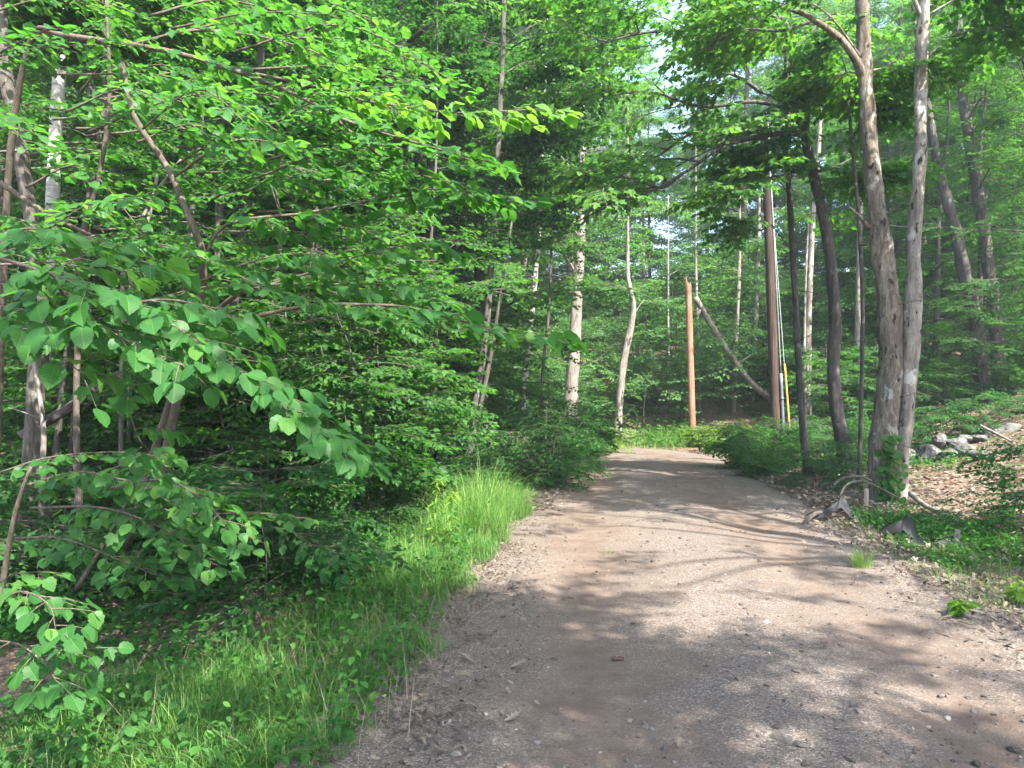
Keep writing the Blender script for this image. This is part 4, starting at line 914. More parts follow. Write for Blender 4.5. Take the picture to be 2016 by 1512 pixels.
# the tall spreading shrub behind
fr = np.random.default_rng(77); fill = []
for _ in range(120):
    px, py, Y = fr.uniform(-120, 700), fr.uniform(-60, 620), fr.uniform(4.6, 7.6)
    if py > 560 - 0.25 * px and fr.random() < 0.5: continue
    p0 = W(px, py, Y); a = fr.uniform(-0.75, 0.35); L = fr.uniform(0.7, 1.7)
    d = np.array([math.cos(a), math.sin(a), 0]); p1 = p0 + d * L * 0.5 + [0, 0, fr.uniform(-0.02, 0.14)]; p2 = p0 + d * L + [0, 0, fr.uniform(-0.35, 0.0)]
    if project(p2)[0][0] > 700 + 460 * (1 - abs(project(p2)[1][0] - 350) / 350): continue
    fill.append((5, [p0, p1, p2], fr.uniform(0.062, 0.085), 0, fr.normal(0.25, 0.12), fr.uniform(0.36, 0.62), 13))
near_shrub("tall spreading hazel shrub with crooked dark stems filling the upper left",
    [(20, [(300, 1075, 6.0), (335, 850, 5.6), (385, 640, 5.2), (400, 510, 5.0), (372, 430, 4.9), (330, 330, 4.9), (265, 230, 4.9), (240, 120, 5.0)]),
     (16, [(250, 1080, 6.1), (300, 900, 5.9), (345, 760, 5.7), (400, 640, 5.5), (480, 570, 5.2), (560, 520, 5.0)]),
     (14, [(160, 1075, 6.2), (150, 800, 6.1), (165, 480, 6.0), (195, 350, 5.9), (215, 200, 5.8), (210, 0, 5.7)]),
     (12, [(0, 360, 5.6), (60, 400, 5.6), (130, 440, 5.6), (220, 480, 5.6)])],
    [(9, [(430, 640, 4.6), (600, 603, 4.6), (720, 600, 4.6), (810, 606, 4.55), (900, 630, 4.5), (990, 655, 4.5), (1085, 665, 4.5)], 0.10, 0, 0.35, 0.45, 9),
     (7, [(400, 510, 4.9), (450, 440, 4.8), (600, 420, 4.8), (740, 392, 4.8), (860, 383, 4.8), (940, 385, 4.8), (1015, 398, 4.8)], 0.095, 0, 0.3, 0.5, 10),
     (6, [(340, 350, 4.9), (450, 280, 4.8), (560, 285, 4.8), (680, 325, 4.8), (780, 370, 4.8)], 0.10, 0, 0.35, 0.46, 10),
     (6, [(480, 575, 5.0), (600, 540, 5.0), (720, 500, 4.9), (830, 480, 4.9), (900, 500, 4.9)], 0.095, 0, 0.4, 0.45, 10),
     (5, [(520, 560, 5.0), (640, 560, 5.0), (760, 560, 4.9), (850, 590, 4.9)], 0.095, 0, 0.4, 0.42, 10),
     (5, [(380, 560, 4.6), (480, 520, 4.6), (560, 500, 4.6), (620, 500, 4.6)], 0.10, 0, 0.4, 0.35, 10)],
    seed=204, fill=fill)
near_shrub("young maple with a long straight bough of lobed leaves crossing the upper left",
    [(18, [(-20, 1120, 6.6), (0, 700, 6.2), (20, 300, 5.8), (60, 80, 5.5), (100, 55, 5.4)])],
    [(13, [(70, 62, 5.5), (230, 85, 5.3), (350, 105, 5.2), (520, 160, 5.0), (620, 205, 4.9), (700, 245, 4.8), (850, 290, 4.7), (960, 318, 4.6)], 0.10, 1, 0.35, 0.40, 11),
     (7, [(420, 130, 5.1), (600, 165, 5.0), (700, 195, 5.0), (780, 208, 4.95), (900, 222, 4.9), (1000, 218, 4.9), (1075, 214, 4.9)], 0.095, 0, 0.3, 0.82, 11),  # high tint paints the sunlit yellow green of this spray
     (6, [(560, 175, 5.0), (660, 190, 5.1), (740, 185, 5.2), (800, 200, 5.2)], 0.10, 1, 0.3, 0.55, 11),
     (6, [(250, 90, 5.3), (380, 60, 5.4), (500, 70, 5.5), (600, 95, 5.5), (680, 130, 5.5)], 0.10, 1, 0.3, 0.5, 10), (6, [(300, 30, 5.4), (420, 0, 5.5), (540, 20, 5.6), (640, 50, 5.6)], 0.10, 1, 0.3, 0.42, 10),
     (6, [(640, 215, 4.9), (740, 300, 4.85), (830, 345, 4.8), (900, 360, 4.8)], 0.095, 1, 0.4, 0.42, 9)], name="young_maple_tree", seed=205, cat="young tree")
print("shrubs", round(time.time() - T0, 1))

# ------------------------------------------------------------------ poles, wire, log
def pole(label, px, Y, top_py, w0, w1, mat, extra=None, broken=False, seed=3):
    b = W(px[0], 770, Y); b[2] = h1(b[0], b[1]); t = W(px[1], top_py, Y)
    q = np.linspace(b - [0, 0, 0.3], t, 24); mb = MB()
    V, F, uv = tube(q, np.linspace(w0, w1, 24) / FPX * Y / 2, 16, 0.02, seed, cap=not broken); mb.add(V, F, 0.5, 0, uv, True)
    root = thing("utility_pole", label, "pole", b)
    if broken:                                                      # long splinters round the snapped top
        rng = np.random.default_rng(5); r = w1 / FPX * Y / 2
        for k in range(14):
            a = k / 14 * 6.28; hgt = rng.uniform(0.03, 0.16) + (0.28 if abs(a - 3.3) < 0.4 else 0)
            c = t + np.array([math.cos(a) * r * 0.72, math.sin(a) * r * 0.72, -0.02])
            V, F, uv = tube(np.array([c - [0, 0, 0.05], c + [0, 0, hgt * 0.6], c + [0.01 * math.cos(a), 0, hgt]]), [r * 0.30, r * 0.22, 0.002], 5); mb.add(V, F, 0.5, 0, uv)
        V, F, uv = tube(np.array([t - [0, 0, 0.2], t + [0, 0, 0.02]]), [r * 0.8, r * 0.75], 10); mb.add(V, F, 0.5, 0, uv)
    link("post", mb.mesh("post", [mat], b), root)
    return root, b
root, b = pole("dark brown utility pole standing right of the track behind the green bush", (1530, 1508), 19.0, 300, 20, 16.5, POLE_DARK)
mb = MB(); cpts = np.array([[b[0] + 0.15, b[1] - 0.10, b[2] - 0.1], W(1537, 735, 18.9)]); V, F, uv = tube(np.linspace(cpts[0], cpts[1], 8), 0.042, 10); mb.add(V, F, 0.5, 0, uv, True)
for t in (0.25, 0.7):
    c = cpts[0] * (1 - t) + cpts[1] * t; V, F, uv = tube(np.array([c - [0, 0, 0.02], c + [0, 0, 0.02]]), 0.058, 10); mb.add(V, F, 0.5, 0, uv, True)
link("conduit", mb.mesh("conduit", [CONDUIT], b), root)
mb = MB(); V, F, uv = tube(np.linspace(W(1538, 740, 18.9), W(1512, 240, 18.9), 20), 0.012, 5); mb.add(V, F, 0.5, 0, uv, True); link("riser_cable", mb.mesh("riser_cable", [WIRE], b), root)
g0 = W(1559, 900, 17.4); g0[2] = h1(g0[0], g0[1]); g1 = W(1513, 300, 18.9)
gw = thing("guy_wire", "guy wire with a long yellow plastic guard, right of the dark utility pole", "guy wire", g0)
mb = MB(); V, F, uv = tube(np.linspace(g0 - [0, 0, 0.15], g1, 12), 0.007, 5); mb.add(V, F, 0.5, 0, uv, True); link("wire", mb.mesh("wire", [WIRE], g0), gw)
d = (g1 - g0) / np.linalg.norm(g1 - g0); mb = MB(); V, F, uv = tube(np.linspace(g0 + d * 0.15, g0 + d * 2.25, 10), 0.026, 8); mb.add(V, F, 0.5, 0, uv, True); link("guard", mb.mesh("guard", [YELLOW], g0), gw)
pole("snapped reddish pole with a splintered top at the bend of the track", (1364, 1355), 24.0, 562, 14, 12.5, POLE_RED, broken=True)
mb = MB(); a0 = W(1572, 850, 25.8); a0[2] = h1(a0[0], a0[1]); q = catmull(np.array([a0 - [0, 0, 0.1], W(1490, 764, 25.3), W(1440, 703, 25.0), W(1402, 643, 24.7), W(1369, 586, 24.35)]), 24)
V, F, uv = tube(q, np.linspace(12.5, 11, 24) / FPX * 25 / 2, 12, 0.08, 4); mb.add(V, F, 0.5, 0, uv, True)
for f, l in ((10, (0.5, 0.2, 0.35)), (21, (-0.15, -0.1, -0.3))):
    V, F, uv = tube(np.array([q[f], q[f] + np.array(l) * 0.6, q[f] + l]), [0.05, 0.04, 0.025], 6); mb.add(V, F, 0.5, 0, uv, True)
tag(link("leaning_log", mb.mesh("leaning_log", [BARK_PALE], a0), None, a0), "bare grey trunk leaning down to the right from the snapped reddish pole", "dead tree")

# ------------------------------------------------------------------ rocks
def rock(label, px, py, w, h, Y=None, mat=STONE, seed=1, name="boulder", cat="rock", depth=0.8, group=None):
    rng = np.random.default_rng(seed)
    if Y is None:
        g = ground_hit(px, py + h / 2); Y = g[1]
    c = W(px, py, Y); sx, sz = w / FPX * Y / 2, h / FPX * Y / 2
    c[2] -= 0.22 * sz; sx *= 1.08
    th = np.linspace(0, np.pi, 13); ph = np.linspace(0, 2 * np.pi, 20, endpoint=False)
    T, Pp = np.meshgrid(th, ph, indexing='ij'); D = np.stack([np.sin(T) * np.cos(Pp), np.sin(T) * np.sin(Pp), np.cos(T)], -1).reshape(-1, 3)
    rr = np.full(len(D), 1.25)
    for _ in range(11):                                             # flat facets cut off a ball
        nrm = rng.normal(0, 1, 3); nrm /= np.linalg.norm(nrm); k = D @ nrm
        rr = np.minimum(rr, np.where(k > 0.05, rng.uniform(0.75, 1.05) / np.maximum(k, 0.05), 9))
    V = D * rr[:, None] * (1 + 0.03 * rng.normal(0, 1, len(D)))[:, None]
    V = V * np.array([sx, max(sx, sz) * depth, sz])
    i = np.arange(12)[:, None] * 20; j = np.arange(20)[None]; jn = (j + 1) % 20
    A, B, C, E = (i + j).ravel(), (i + jn).ravel(), (i + 20 + jn).ravel(), (i + 20 + j).ravel()
    F = np.vstack([np.stack([A, E, C], 1), np.stack([A, C, B], 1)])
    mb = MB().add(V, F)
    tag(link(name, mb.mesh(name, [mat]), None, c), label, cat, group)
for k, (lab, px, py, w, h, Y) in enumerate([
        ("grey boulder half hidden by the paler paired trunk, left end of the stone wall", 1785, 893, 34, 30, None), ("biggest rounded grey boulder of the old stone wall on the right bank", 1827, 892, 46, 34, None),
        ("squat pale boulder right of the biggest rounded one in the stone wall", 1866, 893, 28, 26, None), ("dark boulder perched above the gap left of the squat pale boulder", 1849, 866, 30, 26, 14.9),
        ("flat slab tilted on top of the stone wall", 1882, 868, 38, 13, 14.8), ("long grey stone under the tilted slab", 1902, 884, 38, 22, None), ("low dark stone at the right of the stone wall", 1936, 893, 48, 18, None),
        ("small square stone on the wall top right of the tilted slab", 1897, 861, 24, 14, 15.3), ("flat greenish stone on the wall top below the big slab's left end", 1925, 862, 36, 12, 15.4),
        ("large pale lichened slab of rock up the right bank", 1965, 856, 100, 56, 15.8), ("pale rock at the right edge above the lichened slab", 2014, 845, 32, 22, 16.5),
        ("small grey rock seen between the yellow wire guard and the thin dark trunk", 1567, 830, 22, 18, 21.5), ("grey stone between the crooked tree and the paired trunks", 1655, 924, 34, 24, None), ("mossy stone at the foot of the crooked tree's left side", 1632, 958, 20, 10, None)]):
    rock(lab, px, py, w, h, Y, seed=300 + k)
for k, (lab, px, py, w, h) in enumerate([("white quartz stone on the track at lower right, larger of the pair", 1584 + 0, 1421, 20, 13), ("smaller white quartz stone touching the larger one at lower right", 1597, 1417, 12, 11),
        ("pale flat stone on the track below the sunlit patch", 1244, 1454, 14, 8), ("grey stone at the bottom edge of the track", 1264, 1496, 14, 9), ("pale stone right of the middle on the sunlit gravel", 1502, 1160, 10, 7)]):
    rock(lab, px, py, w, h, None, QUARTZ if k < 2 else STONE, 330 + k, "stone", "stone", 0.9)

# ------------------------------------------------------------------ silt fence remains, stakes, branches
def ribbon(top, bot, n=26, rip=0.012, seed=1):
    rng = np.random.default_rng(seed); a = catmull(np.array([W(*p) for p in top]), n); b = catmull(np.array([W(*p) for p in bot]), n)
    b[:, 2] = np.maximum(b[:, 2], H(b[:, 0], b[:, 1]) + 0.015); a[:, 2] = np.maximum(a[:, 2], b[:, 2] + 0.085)
    rows = 7; V = []
    for i in range(rows):
        t = i / (rows - 1); r = a * (1 - t) + b * t
        r = r + np.column_stack([0 * r[:, 0], rip * np.sin(np.arange(n) * 0.9 + 3 * t) + 0.04 * math.sin(t * 3.1), rip * 0.6 * np.sin(np.arange(n) * 1.7 + t * 4)]); V.append(r)
    V = np.array(V)
    front, F = grid_mesh(V[..., 0], V[..., 1], V[..., 2]); m = len(front)
    back = front + [0, 0.004, 0]
    mb = MB(); mb.add(front, F, smooth=True); mb.add(back, F[:, ::-1], smooth=True)
    return mb
def stake_mesh(p0, p1, w=0.035, pointed=True):
    mb = MB(); q = np.linspace(p0, p1, 6); V, F, uv = tube(q, w * 0.7, 4, 0.05, 2); mb.add(V, F, 0.5, 0, uv); return mb
f0 = W(1665, 1020, 9.3); f0[2] = h1(f0[0], f0[1])
sf = thing("silt_fence", "black torn silt fence fabric draped over the bent root at the far end", "silt fence", f0)
link("fabric", ribbon([(1588, 1018, 9.2), (1620, 1000, 9.3), (1648, 992, 9.4), (1660, 968, 9.5), (1664, 980, 9.5), (1676, 1006, 9.4), (1700, 1024, 9.2)], [(1590, 1028, 9.15), (1622, 1016, 9.2), (1645, 1006, 9.25), (1656, 1000, 9.3), (1668, 1012, 9.3), (1680, 1022, 9.2), (1702, 1032, 9.1)], seed=1).mesh("fabric", [FABRIC], f0), sf)
f1 = W(1840, 1085, 7.7); f1[2] = h1(f1[0], f1[1])
sf = thing("silt_fence", "black sagging silt fence strip hanging from a leaning stake by the right edge", "silt fence", f1)
link("fabric", ribbon([(1735, 1052, 8.2), (1768, 1034, 8.1), (1782, 1018, 8.1), (1794, 1022, 8.0), (1808, 1058, 7.8), (1830, 1078, 7.7), (1852, 1074, 7.7), (1880, 1052, 7.75)], [(1735, 1058, 8.15), (1768, 1046, 8.0), (1784, 1048, 7.9), (1792, 1066, 7.8), (1805, 1082, 7.7), (1828, 1092, 7.65), (1854, 1088, 7.65), (1884, 1070, 7.7)], seed=2).mesh("fabric", [FABRIC], f1), sf)
p0 = W(1880, 1090, 7.7); p0[2] = h1(p0[0], p0[1]) - 0.1; link("stake", stake_mesh(p0, W(1886, 1042, 7.75), 0.04).mesh("stake", [DEADWOOD], f1), sf)
p0 = W(1704, 1012, 9.8); p0[2] = h1(p0[0], p0[1]); mb = stake_mesh(p0 - [0, 0, 0.15], W(1706, 962, 9.8), 0.04)
tag(link("wooden_stake", mb.mesh("wooden_stake", [STAKE], p0), None, p0), "reddish wooden stake standing in the weeds before the paired trunks", "stake")
def branch(name, label, cat, pts, w0, w1, mat=DEADWOOD, twigs=(), sink=0.0, seed=4):
    q = catmull(np.array([W(*p) for p in pts]), 26); mb = MB(); r = np.linspace(w0, w1, 26) / FPX * q[:, 1] / 2
    V, F, uv = tube(q, r, 9, 0.12, seed); mb.add(V, F, 0.5, 0, uv, True)
    rng = np.random.default_rng(seed)
    for k in twigs:
        pth = limb_path(q[k], rng.uniform(0, 6.3), rng.uniform(0.2, 0.5), rng.uniform(0, 0.9), 0.1, rng, 5); V, F, uv = tube(pth, np.linspace(r[k] * 0.5, 0.003, 5), 5); mb.add(V, F, 0.5, 0, uv, True)
    tag(link(name, mb.mesh(name, [mat], q[0]), None, q[0]), label, cat)
branch("bent_root", "pale root arching out of the bank in front of the paired trunks", "root", [(1650, 1000, 9.5), (1656, 972, 9.5), (1668, 954, 9.6), (1690, 947, 9.8), (1715, 953, 10.0), (1745, 968, 10.2), (1768, 980, 10.3)], 5, 3.5, BARK)
branch("bent_root", "short grey root end lying at the track's edge below the draped fabric", "root", [(1582, 1034, 9.0), (1592, 1022, 9.05), (1604, 1012, 9.1), (1616, 1008, 9.2)], 10, 7, BARK, seed=6)
branch("bent_root", "dark curled root on top of the hump behind the arching pale root", "root", [(1640, 955, 10.4), (1660, 942, 10.5), (1690, 938, 10.5), (1715, 946, 10.5)], 6, 4, BARK, seed=7)
branch("fallen_branch", "long pale fallen branch sloping down the right bank", "branch", [(1792, 972, 10.6), (1818, 993, 10.1), (1850, 1010, 9.6), (1885, 1026, 9.2), (1930, 1040, 8.9), (1975, 1050, 8.6), (2030, 1064, 8.3)], 10, 9, twigs=(6, 13, 18))
branch("fallen_branch", "thin dead branch poking down across the lichened slab at the right edge", "branch", [(1930, 838, 14.6), (1970, 858, 14.2), (2020, 885, 13.8)], 6, 4, seed=8)
branch("fallen_log", "pale broken log in the litter left of the tall grass", "log", [(612, 950, 11.6), (650, 962, 11.3), (690, 978, 11.0), (735, 996, 10.7), (765, 1010, 10.5)], 16, 11, twigs=(8,), seed=9)
branch("fallen_log", "mossy dark log lying just behind the pale broken log", "log", [(640, 942, 12.2), (690, 958, 12.0), (740, 975, 11.6), (790, 990, 11.4)], 15, 10, BARK, seed=10)
branch("fallen_branch", "short dead branch leaning on the floor left of the crooked lit stem", "branch", [(755, 968, 11.6), (785, 985, 11.4), (810, 998, 11.2)], 6, 4, seed=11)
branch("fallen_branch", "dark slanting dead bough in the shade behind the drooping hazel", "branch", [(40, 860, 7.2), (140, 800, 7.4), (230, 740, 7.6), (300, 715, 7.8)], 22, 14, BARK_DARK, twigs=(8, 16, 20), seed=12)

# ------------------------------------------------------------------ small things on and by the track
mb = MB(); rng = np.random.default_rng(41); g = ground_hit(1215, 1313); V, F, uv = tube(np.array([[-0.05, 0, 0.022], [-0.025, 0, 0.024], [0.02, 0, 0.022], [0.05, 0, 0.018]]), [0.008, 0.02, 0.018, 0.006], 8); mb.add(V, F)
n = 90; t = rng.random(n); a = rng.uniform(0, 6.28, n); r = 0.018 * np.sin(np.pi * (0.15 + 0.8 * t)); pos = np.column_stack([-0.05 + 0.1 * t, r * np.cos(a), 0.022 + r * np.sin(a)])
add_leaves(mb, OVAL, pos, a * 0 + rng.normal(0, 0.4, n), -a, a, np.full(n, 0.016), rng.random(n))
g[2] = float(road_z(g[0], g[1])); tag(link("pine_cone", mb.mesh("pine_cone", [CONE]), None, g), "dark brown pine cone lying on the shaded gravel", "pine cone").scale = (0.72, 0.6, 0.55)
for lab, px, py, s, yaw in [("curled dry oak leaf on the shaded gravel near the bottom edge", 994, 1441, 0.085, 0.4), ("curled dry oak leaf at the gravel's left margin", 934, 1327, 0.11, 2.6), ("flattened pale dry leaf right of the curled one at the left margin", 1006, 1337, 0.10, 0.2), ("small dry leaf on gravel by the brown sunlit patch near the bottom", 1335, 1498, 0.06, 1.2)]:
    mb = MB(); add_leaves(mb, OAK, np.zeros((1, 3)), np.array([yaw]), np.array([-0.15]), np.array([0.25]), np.array([s]), np.array([0.62]))
    g = ground_hit(px, py); g[2] = float(road_z(g[0], g[1])) + 0.012
    tag(link("oak_leaf", mb.mesh("oak_leaf", [DRY]), None, g), lab, "dry leaf")

BLADE_T = np.array([[0, -0.5, 0], [0, 0.5, 0], [0.10, -0.42, 0.38], [0.10, 0.42, 0.38], [0.32, -0.28, 0.72], [0.32, 0.28, 0.72], [0.62, 0, 0.93]], float)
BLADE_F = np.array([[0, 1, 3], [0, 3, 2], [2, 3, 5], [2, 5, 4], [4, 5, 6]])
def blades(mb, pos, hgt, wid, bend, yaw, tint, mat=0):
    n = len(pos); c, s = np.cos(yaw), np.sin(yaw)
    B = np.broadcast_to(BLADE_T, (n, 7, 3)).copy()
    bx = B[..., 0] * bend[:, None] * hgt[:, None]; by = B[..., 1] * wid[:, None]; bz = B[..., 2] * hgt[:, None] * (1 - 0.25 * bend[:, None])
    X = np.stack([bx * c[:, None] - by * s[:, None], bx * s[:, None] + by * c[:, None], bz], -1) + pos[:, None]
    F = (BLADE_F[None] + (np.arange(n) * 7)[:, None, None]).reshape(-1, 3)
    mb.add(X.reshape(-1, 3), F, np.repeat(tint, 5), mat)
def tuft(label, px, py, n, hgt, rad, seed, name="grass_tuft", tint=0.7, bend=0.8):
    rng = np.random.default_rng(seed); g = ground_hit(px, py); g[2] = float(HZ(g[0], g[1])); mb = MB()
    a = rng.uniform(0, 6.28, n); r = np.sqrt(rng.random(n)) * rad; pos = np.column_stack([r * np.cos(a), r * np.sin(a), np.full(n, -0.01)])
    blades(mb, pos, rng.uniform(0.5, 1.1, n) * hgt, rng.uniform(0.003, 0.006, n), rng.uniform(0.3, 1.3, n) * bend, a + rng.normal(0, 0.5, n), np.clip(rng.normal(tint, 0.15, n), 0, 1))
    tag(link(name, mb.mesh(name, [GRASS]), None, g), label, "grass tuft")
tuft("tiny flattened grass tuft alone in the middle of the track", 1199, 1096, 60, 0.06, 0.07, 51, tint=0.4, bend=1.5)
tuft("pale yellow green grass tuft at the right edge of the sunlit gravel", 1697, 1124, 150, 0.24, 0.09, 52, tint=0.9)
tuft("bright tuft of grass arching at the lower left margin of the gravel", 520, 1500, 120, 0.26, 0.10, 53, tint=0.75)
tuft("wide grass tuft where the tall weeds meet the dry leaves at lower left", 440, 1370, 220, 0.38, 0.16, 54, tint=0.55)
def goldenrod(label, px, py, top, seed):
    rng = np.random.default_rng(seed); g = ground_hit(px, py); g[2] = float(HZ(g[0], g[1])); hgt = (py - top) / FPX * g[1]
    t = thing("goldenrod_plant", label, "tall weed", g); mb, ml = MB(), MB()
    q = catmull(np.array([[0, 0, -0.03], [0.01, 0, hgt * 0.5], [0.03, -0.02, hgt * 0.92], [0.06, -0.02, hgt]]), 16); V, F, uv = tube(q, np.linspace(0.006, 0.003, 16), 6); mb.add(V, F, 0.85, 0, uv, True)
    n = 52; u = np.linspace(0.14, 1, n); k = u * 15; i = np.minimum(k.astype(int), 14); pos = q[i] + (q[i + 1] - q[i]) * (k - i)[:, None]
    add_leaves(ml, LANCE, pos, np.arange(n) * 2.4 + rng.normal(0, 0.2, n), rng.normal(-0.2, 0.15, n) - 0.5 * (u > 0.92), rng.normal(0, 0.2, n), 0.15 * (1 - 0.45 * u), np.clip(rng.normal(0.85, 0.1, n), 0, 1))
    link("stem", mb.mesh("stem", [GRASS]), t); link("leaves", ml.mesh("leaves", [LEAF_LIME]), t)
goldenrod("taller of two narrow leaved stalks standing out of the grass at the left edge", 855, 1100, 945, 61)
goldenrod("shorter of two narrow leaved stalks at the left edge of the track", 884, 1104, 972, 62)
def leafy(label, px, py, n, size, hgt, seed, leaf=OVATE, name="broadleaf_weed", mat=LEAF_NEAR, tint=0.5, spread=0.6):
    rng = np.random.default_rng(seed); g = ground_hit(px, py); g[2] = float(HZ(g[0], g[1])); t = thing(name, label, "weed", g); mb, ml = MB(), MB(); P, A = [], []
    for k in range(max(1, n // 7)):
        az = rng.uniform(0, 6.28); tip = np.array([math.cos(az) * hgt * spread * rng.random(), math.sin(az) * hgt * spread * rng.random(), hgt * rng.uniform(0.65, 1.05)])
        q = catmull(np.array([[0, 0, -0.03], tip * 0.5 + [0, 0, 0.08 * hgt], tip]), 8); V, F, uv = tube(q, np.linspace(0.004, 0.002, 8), 5); mb.add(V, F, 0.4, 0, uv, True)
        for j in range(7):
            u = (0.3 + 0.7 * (j + 1) / 7) * 7; i = int(min(u, 6)); P.append(q[i] + (q[i + 1] - q[i]) * (u - i)); A.append(j * 2.4 + az)
    P = np.array(P); A = np.array(A); m = len(P)
    add_leaves(ml, leaf, P, A, rng.normal(0.25, 0.25, m), rng.normal(0, 0.25, m), size * rng.uniform(0.7, 1.15, m), np.clip(rng.normal(tint, 0.1, m), 0, 1))
    link("stem", mb.mesh("stem", [GRASS]), t); link("leaves", ml.mesh("leaves", [mat]), t)
leafy("seedling with rounded blue green leaves near the bottom left", 268, 1500, 21, 0.075, 0.24, 71, HAZEL, tint=0.45)
leafy("seedling with light oval leaves at the bottom left, left of the rounded one", 185, 1510, 28, 0.065, 0.30, 72, tint=0.65)
leafy("seedling with pointed leaves leaning toward the dry litter at bottom left", 375, 1480, 21, 0.07, 0.20, 73, tint=0.5)
leafy("seedling with toothed leaves under the corner hazel shrub", 90, 1440, 28, 0.08, 0.34, 74, HAZEL, tint=0.35)
leafy("rosette of pale broad leaves at the right margin of the gravel", 1889, 1232, 14, 0.11, 0.12, 75, tint=0.5, mat=LEAF_LIME, spread=0.5)
leafy("pale leafed weed at the right edge above the broad rosette", 2000, 1200, 21, 0.09, 0.22, 76, tint=0.8, mat=LEAF_LIME)
leafy("low round leaf weed alone at the left edge of the sunlit gravel", 932, 1152, 7, 0.07, 0.06, 77, HAZEL, tint=0.8)
# ivy leaves climbing between the paired trunks
rng = np.random.default_rng(81); mb, ml = MB(), MB(); n = 130; u = rng.random(n)
pp = np.array([W(1752 + rng.normal(0, 13), 985 - 130 * uu, 10.72 + rng.normal(0, 0.03)) for uu in u]); b = np.array([pp[0, 0], 10.7, h1(pp[0, 0], 10.7)])
q = catmull(np.array([W(1752, 990, 10.75), W(1745, 940, 10.75), W(1757, 890, 10.75), W(1750, 850, 10.76)]), 16); V, F, uv = tube(q, 0.008, 5); mb.add(V, F, 0.5, 0, uv, True)
t = thing("ivy_vine", "green vine climbing the foot of the paired trunks", "vine", b)
add_leaves(ml, HAZEL, pp, rng.uniform(-2.6, -0.5, n), rng.normal(0.7, 0.3, n), rng.normal(0, 0.4, n), rng.uniform(0.06, 0.11, n), np.clip(rng.normal(0.5, 0.12, n), 0, 1))
link("stem", mb.mesh("stem", [TWIG], b), t); link("leaves", ml.mesh("leaves", [LEAF], b), t)

